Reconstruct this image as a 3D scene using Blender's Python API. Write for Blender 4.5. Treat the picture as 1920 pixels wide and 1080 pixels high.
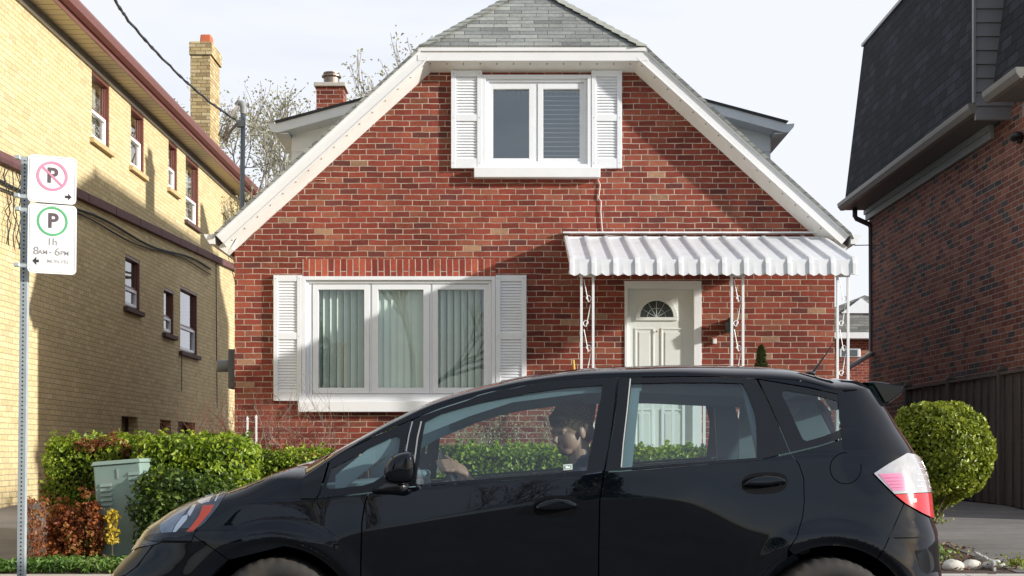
import bpy, math, random
import numpy as np
from mathutils import Vector, Matrix
from mathutils.geometry import delaunay_2d_cdt
random.seed(7); RNG=np.random.default_rng(11)
SC=bpy.context.scene
for o in list(bpy.data.objects): bpy.data.objects.remove(o)
# ---------------------------------------------------------------- camera
F=2514.0; CZ=1.08; YC=6.85
cd=bpy.data.cameras.new('camera'); cam=bpy.data.objects.new('camera',cd); SC.collection.objects.link(cam)
cam.location=(0,0,CZ); cam.rotation_euler=(math.radians(90),0,0)
cd.sensor_fit='HORIZONTAL'; cd.sensor_width=36; cd.lens=36*F/1920; cd.shift_y=(850-540)/1920; cd.clip_end=2000; cd.clip_start=.05
SC.camera=cam
SC.render.resolution_x=1920; SC.render.resolution_y=1080
# ---------------------------------------------------------------- sky and sun
TOSUN=Vector((2.8,-1.0,.86)).normalized()
ELEV=math.asin(TOSUN.z); ROT=math.atan2(TOSUN.x,TOSUN.y)
W_=bpy.data.worlds.new('World'); SC.world=W_; W_.use_nodes=True
nt=W_.node_tree; nt.nodes.clear(); N=nt.nodes; L=nt.links
def nn(t,**k):
    n=N.new(t)
    for a,b in k.items(): setattr(n,a,b)
    return n
sky=nn('ShaderNodeTexSky',sky_type='NISHITA',sun_disc=False,sun_elevation=ELEV,sun_rotation=ROT); sky.air_density=1.0; sky.dust_density=1.5; sky.ozone_density=1.5
tc=nn('ShaderNodeTexCoord'); sp=nn('ShaderNodeSeparateXYZ'); L.new(tc.outputs['Generated'],sp.inputs[0])
mp=nn('ShaderNodeMapping'); mp.inputs['Scale'].default_value=(1.0,1.0,5.0); L.new(tc.outputs['Generated'],mp.inputs[0])
ns=nn('ShaderNodeTexNoise'); ns.inputs['Scale'].default_value=2.6; ns.inputs['Detail'].default_value=7; ns.inputs['Roughness'].default_value=.55; L.new(mp.outputs[0],ns.inputs['Vector'])
mr=nn('ShaderNodeMapRange'); mr.inputs['From Min'].default_value=.3; mr.inputs['From Max'].default_value=.7; mr.inputs['To Min'].default_value=-.16; mr.inputs['To Max'].default_value=.16; L.new(ns.outputs['Fac'],mr.inputs['Value'])
ym=nn('ShaderNodeMapRange'); ym.inputs['From Min'].default_value=-.5; ym.inputs['From Max'].default_value=.6; ym.inputs['To Min'].default_value=.36; ym.inputs['To Max'].default_value=1.05; xm=nn('ShaderNodeMath',operation='MAXIMUM'); xm.inputs[1].default_value=0; L.new(sp.outputs['X'],xm.inputs[0]); xy=nn('ShaderNodeMath',operation='MULTIPLY_ADD'); xy.inputs[1].default_value=.75; L.new(xm.outputs[0],xy.inputs[0]); L.new(sp.outputs['Y'],xy.inputs[2]); L.new(xy.outputs[0],ym.inputs['Value'])
ad=nn('ShaderNodeMath',operation='ADD',use_clamp=True); L.new(mr.outputs[0],ad.inputs[0]); L.new(ym.outputs[0],ad.inputs[1])
SKYS=.10
skm=nn('ShaderNodeMixRGB',blend_type='MULTIPLY'); skm.inputs[0].default_value=1; skm.inputs[2].default_value=(SKYS,SKYS,SKYS,1); L.new(sky.outputs[0],skm.inputs[1])
mx=nn('ShaderNodeMixRGB'); L.new(ad.outputs[0],mx.inputs[0]); L.new(skm.outputs[0],mx.inputs[1]); mx.inputs[2].default_value=(.600,.622,.672,1)
bg=nn('ShaderNodeBackground'); bg.inputs['Strength'].default_value=1.0; L.new(mx.outputs[0],bg.inputs['Color'])
wo=nn('ShaderNodeOutputWorld'); L.new(bg.outputs[0],wo.inputs['Surface'])
sd=bpy.data.lights.new('sun','SUN'); sd.energy=4.1; sd.angle=math.radians(1.6); sd.color=(1,.955,.88)
so=bpy.data.objects.new('sun',sd); SC.collection.objects.link(so); so.rotation_euler=TOSUN.to_track_quat('Z','Y').to_euler(); so.location=(20,-7,8)
SC.view_settings.view_transform='Standard'; SC.view_settings.look='None'; SC.view_settings.gamma=1; SC.view_settings.exposure=.62
SC.render.engine='CYCLES'; SC.cycles.max_bounces=10; SC.cycles.transparent_max_bounces=16
# ---------------------------------------------------------------- materials
def base_mat(name):
    m=bpy.data.materials.new(name); m.use_nodes=True
    b=m.node_tree.nodes['Principled BSDF']; return m,m.node_tree.nodes,m.node_tree.links,b
def mat(name,col,rough=.6,metal=0,var=.12,scale=8,bump=0,coat=0,spec=.5,stretch=None,dirt=None):
    m,N,L,b=base_mat(name)
    b.inputs['Roughness'].default_value=rough; b.inputs['Metallic'].default_value=metal
    b.inputs['Coat Weight'].default_value=coat; b.inputs['Coat Roughness'].default_value=.03; b.inputs['Specular IOR Level'].default_value=spec
    t=N.new('ShaderNodeTexCoord'); n=N.new('ShaderNodeTexNoise'); n.inputs['Scale'].default_value=scale; n.inputs['Detail'].default_value=6; n.inputs['Roughness'].default_value=.65
    src=t.outputs['Object']
    if stretch:
        mp=N.new('ShaderNodeMapping'); mp.inputs['Scale'].default_value=stretch; L.new(src,mp.inputs[0]); src=mp.outputs[0]
    L.new(src,n.inputs['Vector'])
    r=N.new('ShaderNodeMapRange'); r.inputs['From Min'].default_value=.25; r.inputs['From Max'].default_value=.75; r.inputs['To Min'].default_value=1-var; r.inputs['To Max'].default_value=1+var; L.new(n.outputs['Fac'],r.inputs['Value'])
    v=N.new('ShaderNodeVectorMath'); v.operation='SCALE'; v.inputs[0].default_value=col[:3]; L.new(r.outputs[0],v.inputs['Scale'])
    out=v.outputs[0]
    if dirt:
        n2=N.new('ShaderNodeTexNoise'); n2.inputs['Scale'].default_value=dirt[1]; n2.inputs['Detail'].default_value=8; L.new(src,n2.inputs['Vector'])
        r2=N.new('ShaderNodeMapRange'); r2.inputs['From Min'].default_value=.52; r2.inputs['From Max'].default_value=.75; r2.inputs['To Max'].default_value=dirt[2]; L.new(n2.outputs['Fac'],r2.inputs['Value'])
        mm=N.new('ShaderNodeMixRGB'); L.new(r2.outputs[0],mm.inputs[0]); L.new(out,mm.inputs[1]); mm.inputs[2].default_value=(*dirt[0],1); out=mm.outputs[0]
    L.new(out,b.inputs['Base Color'])
    if bump:
        bp=N.new('ShaderNodeBump'); bp.inputs['Strength'].default_value=.6; bp.inputs['Distance'].default_value=bump; L.new(n.outputs['Fac'],bp.inputs['Height']); L.new(bp.outputs[0],b.inputs['Normal'])
    return m
def brick_mat(name,palette,mortar,bw=.21,bh=.0677,mw=.010,rough=.85,vert=False,dist=.006,bump=.006,offs=.5,blotch=.25,mvar=.3,pv=.34):
    """palette: list of (pos,color)"""
    m,N,L,b=base_mat(name); b.inputs['Roughness'].default_value=rough; b.inputs['Specular IOR Level'].default_value=.25
    def M(op,a,c=None,clamp=False):
        n=N.new('ShaderNodeMath'); n.operation=op; n.use_clamp=clamp
        for i,x in enumerate((a,c)):
            if x is None: continue
            if isinstance(x,(int,float)): n.inputs[i].default_value=x
            else: L.new(x,n.inputs[i])
        return n.outputs[0]
    t=N.new('ShaderNodeTexCoord'); s=N.new('ShaderNodeSeparateXYZ'); L.new(t.outputs['Object'],s.inputs[0])
    g=N.new('ShaderNodeNewGeometry'); gs=N.new('ShaderNodeSeparateXYZ'); L.new(g.outputs['Normal'],gs.inputs[0])
    nzz=N.new('ShaderNodeTexNoise'); nzz.inputs['Scale'].default_value=5; nzz.inputs['Detail'].default_value=3; L.new(t.outputs['Object'],nzz.inputs['Vector'])
    ds=N.new('ShaderNodeSeparateColor'); L.new(nzz.outputs['Color'],ds.inputs[0])
    ax=M('GREATER_THAN',M('ABSOLUTE',gs.outputs[0]),.6)
    u=M('ADD',M('MULTIPLY',s.outputs[0],M('SUBTRACT',1,ax)),M('MULTIPLY',s.outputs[1],ax))
    v=s.outputs[2]
    if vert: u,v=v,u
    u=M('ADD',u,M('MULTIPLY',M('SUBTRACT',ds.outputs[0],.5),dist*2.5)); v=M('ADD',v,M('MULTIPLY',M('SUBTRACT',ds.outputs[1],.5),dist*2))
    V=M('DIVIDE',M('ADD',v,20),bh); row=M('FLOOR',V)
    rowo=M('MULTIPLY',M('MODULO',row,2),offs)
    wn1=N.new('ShaderNodeTexWhiteNoise'); wn1.noise_dimensions='1D'; L.new(row,wn1.inputs['W'])
    U=M('ADD',M('ADD',M('DIVIDE',M('ADD',u,50),bw),rowo),M('MULTIPLY',wn1.outputs['Value'],.22 if not vert else 0)); col=M('FLOOR',U)
    fu=M('SUBTRACT',U,col); fv=M('SUBTRACT',V,row)
    du=M('MULTIPLY',M('MINIMUM',fu,M('SUBTRACT',1,fu)),bw); dv=M('MULTIPLY',M('MINIMUM',fv,M('SUBTRACT',1,fv)),bh)
    d=M('MINIMUM',du,dv)
    mr=N.new('ShaderNodeMapRange'); mr.interpolation_type='SMOOTHSTEP'; mr.inputs['From Min'].default_value=mw*.36; mr.inputs['From Max'].default_value=mw*.62; L.new(d,mr.inputs['Value'])
    mask=mr.outputs[0]
    cb=N.new('ShaderNodeCombineXYZ'); L.new(col,cb.inputs[0]); L.new(row,cb.inputs[1])
    wn=N.new('ShaderNodeTexWhiteNoise'); wn.noise_dimensions='2D'; L.new(cb.outputs[0],wn.inputs['Vector'])
    rp=N.new('ShaderNodeValToRGB'); rp.color_ramp.interpolation='CONSTANT'
    e=rp.color_ramp.elements
    while len(e)<len(palette): e.new(.5)
    for i,(p,c) in enumerate(palette): e[i].position=p; e[i].color=(*c,1)
    L.new(wn.outputs['Value'],rp.inputs[0])
    n=N.new('ShaderNodeTexNoise'); n.inputs['Scale'].default_value=24; n.inputs['Detail'].default_value=6; n.inputs['Roughness'].default_value=.7; L.new(t.outputs['Object'],n.inputs['Vector'])
    n3=N.new('ShaderNodeTexNoise'); n3.inputs['Scale'].default_value=1.1; n3.inputs['Detail'].default_value=5; L.new(t.outputs['Object'],n3.inputs['Vector'])
    wv=N.new('ShaderNodeSeparateColor'); L.new(wn.outputs['Color'],wv.inputs[0])
    f=M('ADD',M('ADD',M('MULTIPLY',M('SUBTRACT',n.outputs['Fac'],.5),1.1),M('MULTIPLY',M('SUBTRACT',n3.outputs['Fac'],.5),blotch*2.4)),M('ADD',M('MULTIPLY',M('SUBTRACT',wv.outputs[1],.5),pv),1))
    mps=N.new('ShaderNodeMapping'); mps.inputs['Scale'].default_value=(5,5,.45); L.new(t.outputs['Object'],mps.inputs[0]); n5=N.new('ShaderNodeTexNoise'); n5.inputs['Scale'].default_value=1; n5.inputs['Detail'].default_value=5; L.new(mps.outputs[0],n5.inputs['Vector'])
    f=M('ADD',f,M('MULTIPLY',M('SUBTRACT',n5.outputs['Fac'],.5),blotch*1.2))
    vs=N.new('ShaderNodeVectorMath'); vs.operation='SCALE'; L.new(rp.outputs[0],vs.inputs[0]); L.new(f,vs.inputs['Scale'])
    n4=N.new('ShaderNodeTexNoise'); n4.inputs['Scale'].default_value=6; L.new(t.outputs['Object'],n4.inputs['Vector'])
    ms=N.new('ShaderNodeVectorMath'); ms.operation='SCALE'; ms.inputs[0].default_value=mortar
    L.new(M('ADD',M('MULTIPLY',M('SUBTRACT',n4.outputs['Fac'],.5),mvar*4),1),ms.inputs['Scale'])
    mx=N.new('ShaderNodeMixRGB'); L.new(mask,mx.inputs[0]); L.new(ms.outputs[0],mx.inputs[1]); L.new(vs.outputs[0],mx.inputs[2]); L.new(mx.outputs[0],b.inputs['Base Color'])
    h=M('ADD',mask,M('MULTIPLY',n.outputs['Fac'],.5)); bp=N.new('ShaderNodeBump'); bp.inputs['Strength'].default_value=.8; bp.inputs['Distance'].default_value=bump; L.new(h,bp.inputs['Height']); L.new(bp.outputs[0],b.inputs['Normal'])
    return m
def leaf_mat(name,cols,rough=.45,trans=.35):
    m,N,L,b=base_mat(name); out=[n for n in N if n.type=='OUTPUT_MATERIAL'][0]
    g=N.new('ShaderNodeNewGeometry'); rp=N.new('ShaderNodeValToRGB'); e=rp.color_ramp.elements
    while len(e)<len(cols): e.new(.5)
    for i,c in enumerate(cols): e[i].position=i/(len(cols)-1); e[i].color=(*c,1)
    t=N.new('ShaderNodeTexCoord'); n=N.new('ShaderNodeTexNoise'); n.inputs['Scale'].default_value=4; n.inputs['Detail'].default_value=3; L.new(t.outputs['Object'],n.inputs['Vector'])
    a=N.new('ShaderNodeMath'); a.operation='MULTIPLY_ADD'; a.inputs[1].default_value=.55; L.new(g.outputs['Random Per Island'],a.inputs[0])
    s=N.new('ShaderNodeMapRange'); s.inputs['From Min'].default_value=.35; s.inputs['From Max'].default_value=.65; s.inputs['To Min'].default_value=0; s.inputs['To Max'].default_value=.45; L.new(n.outputs['Fac'],s.inputs['Value']); L.new(s.outputs[0],a.inputs[2])
    L.new(a.outputs[0],rp.inputs[0]); L.new(rp.outputs[0],b.inputs['Base Color']); b.inputs['Roughness'].default_value=rough; b.inputs['Specular IOR Level'].default_value=.4
    tr=N.new('ShaderNodeBsdfTranslucent'); L.new(rp.outputs[0],tr.inputs['Color']); ms=N.new('ShaderNodeMixShader'); ms.inputs[0].default_value=trans
    L.new(b.outputs[0],ms.inputs[1]); L.new(tr.outputs[0],ms.inputs[2]); L.new(ms.outputs[0],out.inputs['Surface'])
    return m
def glass_mat(name,tint=(.72,.86,.84),ior=1.5,rough=0,refl=1.0,gain=1.8):
    m=bpy.data.materials.new(name); m.use_nodes=True; N=m.node_tree.nodes; L=m.node_tree.links; N.clear()
    o=N.new('ShaderNodeOutputMaterial'); t=N.new('ShaderNodeBsdfTransparent'); t.inputs[0].default_value=(*tint,1)
    g=N.new('ShaderNodeBsdfGlossy'); g.inputs['Roughness'].default_value=rough; g.inputs['Color'].default_value=(refl,refl,refl,1)
    f=N.new('ShaderNodeFresnel'); ge=N.new('ShaderNodeNewGeometry'); mi=N.new('ShaderNodeMapRange'); mi.inputs['To Min'].default_value=ior; mi.inputs['To Max'].default_value=1/ior; L.new(ge.outputs['Backfacing'],mi.inputs['Value']); L.new(mi.outputs[0],f.inputs[0]); k=N.new('ShaderNodeMath'); k.operation='MULTIPLY'; k.inputs[1].default_value=gain; k.use_clamp=True; L.new(f.outputs[0],k.inputs[0])
    s=N.new('ShaderNodeMixShader'); L.new(k.outputs[0],s.inputs[0]); L.new(t.outputs[0],s.inputs[1]); L.new(g.outputs[0],s.inputs[2]); L.new(s.outputs[0],o.inputs[0]); return m
def stripes_mat(name,c1,c2,axis,period,duty,rough=.6):
    m,N,L,b=base_mat(name); b.inputs['Roughness'].default_value=rough
    t=N.new('ShaderNodeTexCoord'); s=N.new('ShaderNodeSeparateXYZ'); L.new(t.outputs['Object'],s.inputs[0])
    d=N.new('ShaderNodeMath'); d.operation='DIVIDE'; d.inputs[1].default_value=period; L.new(s.outputs[axis],d.inputs[0])
    f=N.new('ShaderNodeMath'); f.operation='FRACT'; L.new(d.outputs[0],f.inputs[0])
    g=N.new('ShaderNodeMath'); g.operation='GREATER_THAN'; g.inputs[1].default_value=duty; L.new(f.outputs[0],g.inputs[0])
    x=N.new('ShaderNodeMixRGB'); L.new(g.outputs[0],x.inputs[0]); x.inputs[1].default_value=(*c1,1); x.inputs[2].default_value=(*c2,1); L.new(x.outputs[0],b.inputs['Base Color'])
    bp=N.new('ShaderNodeBump'); bp.inputs['Distance'].default_value=.01; bp.inputs['Strength'].default_value=.7; L.new(f.outputs[0],bp.inputs['Height']); L.new(bp.outputs[0],b.inputs['Normal'])
    return m
# ---------------------------------------------------------------- mesh helpers
class MB:
    def __init__(s): s.v=[]; s.f=[]; s.m=[]; s.k=0
    def add(s,vs,fs,mi=None):
        n=len(s.v); s.v+= [tuple(map(float,p)) for p in vs]; s.f+=[tuple(i+n for i in f) for f in fs]; s.m+=[s.k if mi is None else mi]*len(fs); return s
    def box(s,x0,x1,y0,y1,z0,z1,mi=None):
        return s.add([(x0,y0,z0),(x1,y0,z0),(x1,y1,z0),(x0,y1,z0),(x0,y0,z1),(x1,y0,z1),(x1,y1,z1),(x0,y1,z1)],[(0,3,2,1),(4,5,6,7),(0,1,5,4),(1,2,6,5),(2,3,7,6),(3,0,4,7)],mi)
    def hexa(s,p,mi=None): # 8 points bottom 4, top 4
        return s.add(p,[(0,3,2,1),(4,5,6,7),(0,1,5,4),(1,2,6,5),(2,3,7,6),(3,0,4,7)],mi)
    def tube(s,pts,r,n=8,mi=None,cap=True):
        pts=[Vector(p) for p in pts]; rr=r if isinstance(r,(list,tuple)) else [r]*len(pts)
        rings=[]; up=None
        for i,p in enumerate(pts):
            d=(pts[min(i+1,len(pts)-1)]-pts[max(i-1,0)]).normalized()
            if up is None: up=Vector((0,0,1)) if abs(d.z)<.9 else Vector((1,0,0))
            a=d.cross(up).normalized(); b=a.cross(d).normalized(); up=b
            rings.append([p+a*math.cos(2*math.pi*k/n)*rr[i]+b*math.sin(2*math.pi*k/n)*rr[i] for k in range(n)])
        vs=[q for R in rings for q in R]; fs=[]
        for i in range(len(rings)-1):
            for k in range(n): fs.append((i*n+k,i*n+(k+1)%n,(i+1)*n+(k+1)%n,(i+1)*n+k))
        if cap: fs.append(tuple(range(n-1,-1,-1))); fs.append(tuple((len(rings)-1)*n+k for k in range(n)))
        return s.add(vs,fs,mi)
    def prism(s,poly,a,b,mi=None): # poly list of 3d pts offset by vectors a->b
        n=len(poly); a=Vector(a); b=Vector(b); P=[Vector(p) for p in poly]
        vs=[p+a for p in P]+[p+b for p in P]
        fs=[tuple(range(n)),tuple(range(2*n-1,n-1,-1))]+[(i,i+n,(i+1)%n+n,(i+1)%n) for i in range(n)]
        return s.add(vs,fs,mi)
    def lathe(s,prof,c,axis='y',n=32,mi=None,half=None):
        # prof: (r,h)
        vs=[];fs=[]
        for r,h in prof:
            for k in range(n):
                a=2*math.pi*k/n; x,z=r*math.cos(a),r*math.sin(a)
                vs.append((c[0]+x,c[1]+h,c[2]+z) if axis=='y' else ((c[0]+x,c[1]+z,c[2]+h) if axis=='z' else (c[0]+h,c[1]+x,c[2]+z)))
        for i in range(len(prof)-1):
            for k in range(n): fs.append((i*n+k,i*n+(k+1)%n,(i+1)*n+(k+1)%n,(i+1)*n+k))
        return s.add(vs,fs,mi)
    def sphere(s,c,r,n=16,m=10,mi=None):
        rx,ry,rz=(r,r,r) if isinstance(r,(int,float)) else r; vs=[];fs=[]
        for i in range(m+1):
            t=math.pi*i/m
            for k in range(n):
                a=2*math.pi*k/n; vs.append((c[0]+rx*math.sin(t)*math.cos(a),c[1]+ry*math.sin(t)*math.sin(a),c[2]+rz*math.cos(t)))
        for i in range(m):
            for k in range(n): fs.append((i*n+k,(i+1)*n+k,(i+1)*n+(k+1)%n,i*n+(k+1)%n))
        return s.add(vs,fs,mi)
    def build(s,name,mats,parent=None,smooth=False,bevel=0,origin=None,fixn=True):
        me=bpy.data.meshes.new(name)
        off=Vector(origin) if origin is not None else Vector((0,0,0))
        me.from_pydata([tuple(Vector(v)-off) for v in s.v],[],s.f)
        if not isinstance(mats,(list,tuple)): mats=[mats]
        for m in mats: me.materials.append(m)
        me.polygons.foreach_set('material_index',[min(i,len(mats)-1) for i in s.m])
        if fixn:
            import bmesh
            bm=bmesh.new(); bm.from_mesh(me); bmesh.ops.recalc_face_normals(bm,faces=bm.faces); bm.to_mesh(me); bm.free()
        if smooth:
            me.polygons.foreach_set('use_smooth',[True]*len(me.polygons))
        o=bpy.data.objects.new(name,me); SC.collection.objects.link(o)
        if origin is not None: o.location=off
        if parent is not None:
            o.parent=parent
            w=Vector((0,0,0)); p=parent
            while p is not None: w+=p.location; p=p.parent
            o.location=off-w
        if bevel:
            b=o.modifiers.new('bevel','BEVEL'); b.width=bevel; b.segments=2; b.limit_method='ANGLE'; b.angle_limit=math.radians(40)
        return o
def thing(name,label,cat,loc=(0,0,0),group=None):
    o=bpy.data.objects.new(name,None); SC.collection.objects.link(o); o.location=loc; o.empty_display_size=.2
    o['label']=label; o['category']=cat
    if group: o['group']=group
    return o
def tag(o,label,cat,group=None,kind=None):
    o['label']=label; o['category']=cat
    if group: o['group']=group
    if kind: o['kind']=kind
    return o
def struct(o,label=None,cat=None):
    o['kind']='structure'
    if label: o['label']=label
    if cat: o['category']=cat
    return o
def inside(p,poly):
    x,y=p; c=False; n=len(poly); j=n-1
    for i in range(n):
        xi,yi=poly[i]; xj,yj=poly[j]
        if (yi>y)!=(yj>y) and x<(xj-xi)*(y-yi)/(yj-yi)+xi: c=not c
        j=i
    return c
def subdiv(poly,sp):
    out=[]
    for i,p in enumerate(poly):
        q=poly[(i+1)%len(poly)]; d=math.hypot(q[0]-p[0],q[1]-p[1]); n=max(1,int(round(d/sp)))
        for k in range(n): out.append((p[0]+(q[0]-p[0])*k/n,p[1]+(q[1]-p[1])*k/n))
    return out
def cdt(outer,holes=(),sp=None,extra=()):
    """returns verts, tris, list of boundary loops (index lists)"""
    loops=[outer]+list(holes)
    if sp: loops=[subdiv(l,sp) for l in loops]
    V=[];E=[];B=[]
    for l in loops:
        n=len(V); V+=[Vector(p) for p in l]; m=len(l); E+=[(n+i,n+(i+1)%m) for i in range(m)]
    def distok(p,r):
        return True
    if sp:
        bp=np.array([tuple(v) for v in V]); x0,y0=bp.min(0); x1,y1=bp.max(0)
        gx=np.arange(x0+sp*.5,x1,sp); gy=np.arange(y0+sp*.5,y1,sp*.87)
        pts=[]
        for j,y in enumerate(gy):
            for x in gx+(sp*.5 if j%2 else 0):
                if not inside((x,y),loops[0]) or any(inside((x,y),h) for h in loops[1:]): continue
                if np.min((bp[:,0]-x)**2+(bp[:,1]-y)**2)<(sp*.55)**2: continue
                pts.append(Vector((x,y)))
        for x,y in extra:
            if inside((x,y),loops[0]) and not any(inside((x,y),h) for h in loops[1:]) and np.min((bp[:,0]-x)**2+(bp[:,1]-y)**2)>(sp*.3)**2: pts.append(Vector((x,y)))
        V+=pts
    r=delaunay_2d_cdt(V,E,[],0,1e-6)
    vs=[tuple(v) for v in r[0]]; tris=[]
    for t in r[2]:
        c=(sum(vs[i][0] for i in t)/3,sum(vs[i][1] for i in t)/3)
        if inside(c,loops[0]) and not any(inside(c,h) for h in loops[1:]): tris.append(tuple(t))
    return vs,tris
def slab(mb,outer,holes,fmap,thick,mi=None):
    """flat sheet with holes extruded: fmap(u,v,d)->3d"""
    vs,tr=cdt(outer,holes); n=len(vs)
    P=[fmap(u,v,0) for u,v in vs]+[fmap(u,v,thick) for u,v in vs]
    fs=[t for t in tr]+[tuple(i+n for i in reversed(t)) for t in tr]
    cnt={}
    for t in tr:
        for a,b in ((t[0],t[1]),(t[1],t[2]),(t[2],t[0])): cnt[(a,b)]=1
    for (a,b) in cnt:
        if (b,a) not in cnt: fs.append((b,a,a+n,b+n))
    mb.add(P,fs,mi)
def rect(x0,x1,z0,z1): return [(x0,z0),(x1,z0),(x1,z1),(x0,z1)]
def leaves(name,pts,size,m,parent=None,nrm=None,jit=1.0,asp=.6,origin=(0,0,0),fold=.25):
    """pts Nx3 ; leaf = folded rhombus of two triangles+two"""
    n=len(pts); pts=np.asarray(pts); s=size*(.6+.8*RNG.random(n))
    d=RNG.normal(size=(n,3)); 
    if nrm is not None: d=d*jit+nrm
    d/=np.linalg.norm(d,axis=1)[:,None]
    t=RNG.normal(size=(n,3)); t-= (t*d).sum(1)[:,None]*d; t/=np.linalg.norm(t,axis=1)[:,None]
    b=np.cross(d,t)
    s=s[:,None]
    v=np.stack([pts-t*s*.5, pts+b*s*asp*.5+d*s*fold, pts+t*s*.5, pts-b*s*asp*.5+d*s*fold],1).reshape(-1,3)-np.array(origin)
    me=bpy.data.meshes.new(name)
    me.vertices.add(4*n); me.vertices.foreach_set('co',v.astype(np.float32).ravel())
    i=np.arange(n)*4; q=np.stack([i,i+1,i+2, i,i+2,i+3],1).reshape(-1)
    me.loops.add(6*n); me.loops.foreach_set('vertex_index',q.astype(np.int32)); me.polygons.add(2*n)
    me.polygons.foreach_set('loop_start',(np.arange(2*n)*3).astype(np.int32)); me.polygons.foreach_set('loop_total',np.full(2*n,3,np.int32))
    me.update(calc_edges=True); me.validate(); me.materials.append(m)
    o=bpy.data.objects.new(name,me); SC.collection.objects.link(o)
    if parent: 
        o.parent=parent; o.location=Vector(origin)-parent.location
    else: o.location=origin
    return o
def hx(px,Y=16): return (px-960)*Y/F
def hz(py,Y=16): return CZ+(850-py)*Y/F
# ================================================================ palette
white=mat('white_paint',(.80,.805,.81),.45,var=.05,scale=3,dirt=((.50,.48,.44),6,.10))
whitev=mat('white_vinyl',(.80,.82,.85),.35,var=.04,scale=3,dirt=((.55,.54,.52),7,.12))
cream=mat('cream_soffit',(.78,.77,.73),.55,var=.06,dirt=((.45,.38,.28),4,.25))
trimgrey=mat('metal_trim_grey',(.36,.37,.37),.4,var=.1)
brown=mat('brown_metal',(.16,.055,.042),.35,var=.15)
brownd=mat('brown_dark',(.07,.03,.026),.5,var=.2)
bronze=mat('bronze_gutter',(.20,.19,.17),.4,var=.12)
dark=mat('dark_void',(.012,.012,.013),.9)
conc=mat('concrete',(.46,.43,.38),.9,var=.15,scale=14,bump=.002)
galv=mat('galvanised_steel',(.42,.46,.47),.42,metal=.55,var=.12,scale=20)
redbrick=brick_mat('red_brick',[(0,(.230,.050,.031)),(.18,(.195,.041,.027)),(.34,(.255,.066,.040)),(.50,(.165,.037,.027)),(.62,(.230,.052,.034)),(.78,(.265,.086,.052)),(.89,(.125,.037,.030)),(.94,(.21,.045,.030)),(.985,(.32,.18,.11))],(.44,.36,.29),mw=.0096,blotch=.5,dist=.009,mvar=.45)
solbrick=brick_mat('soldier_brick',[(0,(.30,.060,.038)),(.3,(.235,.043,.030)),(.55,(.36,.085,.050)),(.8,(.20,.04,.03))],(.46,.38,.31),vert=True,bw=.30,bh=.0745,mw=.0115)
yelbrick=brick_mat('yellow_brick',[(0,(.60,.485,.265)),(.25,(.57,.455,.245)),(.5,(.63,.51,.29)),(.75,(.60,.485,.27)),(.95,(.53,.42,.235))],(.31,.26,.18),bw=.215,bh=.0685,mw=.0085,blotch=.06,mvar=.12,bump=.003,pv=.14)
chimbrick=brick_mat('chimney_brick',[(0,(.50,.39,.20)),(.3,(.43,.33,.165)),(.6,(.55,.44,.25)),(.85,(.38,.28,.15))],(.22,.15,.09),bw=.215,bh=.075,mw=.013,blotch=.15)
darkbrick=brick_mat('brown_brick',[(0,(.25,.092,.060)),(.3,(.195,.068,.048)),(.5,(.29,.115,.075)),(.68,(.085,.065,.062)),(.80,(.17,.055,.04)),(.94,(.07,.055,.058))],(.36,.33,.29),bw=.235,bh=.0745,mw=.010)
shingle=brick_mat('grey_shingles',[(0,(.27,.277,.26)),(.25,(.225,.232,.22)),(.5,(.30,.307,.285)),(.72,(.19,.197,.19)),(.88,(.26,.265,.25))],(.085,.088,.085),bw=.33,bh=.0665,mw=.008,dist=.002,bump=.004,mvar=.1)
blackshingle=brick_mat('black_shingles',[(0,(.016,.019,.026)),(.3,(.009,.011,.015)),(.55,(.026,.030,.040)),(.8,(.013,.015,.021))],(.002,.002,.003),bw=.33,bh=.135,mw=.016,dist=.004,bump=.012,mvar=.1)
block=brick_mat('grey_block',[(0,(.12,.115,.11)),(.3,(.17,.165,.155)),(.6,(.08,.078,.078)),(.8,(.20,.19,.18))],(.05,.05,.05),bw=.55,bh=.16,mw=.02)
siding=mat('pale_siding',(.85,.88,.91),.5,var=.04)
vinylgrey=mat('grey_vinyl_siding',(.24,.24,.255),.5,var=.06)
# glass for house windows: dark room behind, reflective pane
hglass=glass_mat('window_glass',(.90,.96,.94),1.6,gain=2.5)
hglass2=glass_mat('upper_window_glass',(.85,.92,.95),1.6,gain=4.5)
blind=mat('vertical_blind',(.78,.84,.76),.7,var=.08,scale=3)
blindh=mat('horizontal_blind',(.42,.42,.40),.6,var=.06)
room=mat('dark_room',(.06,.065,.065),.9)
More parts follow.
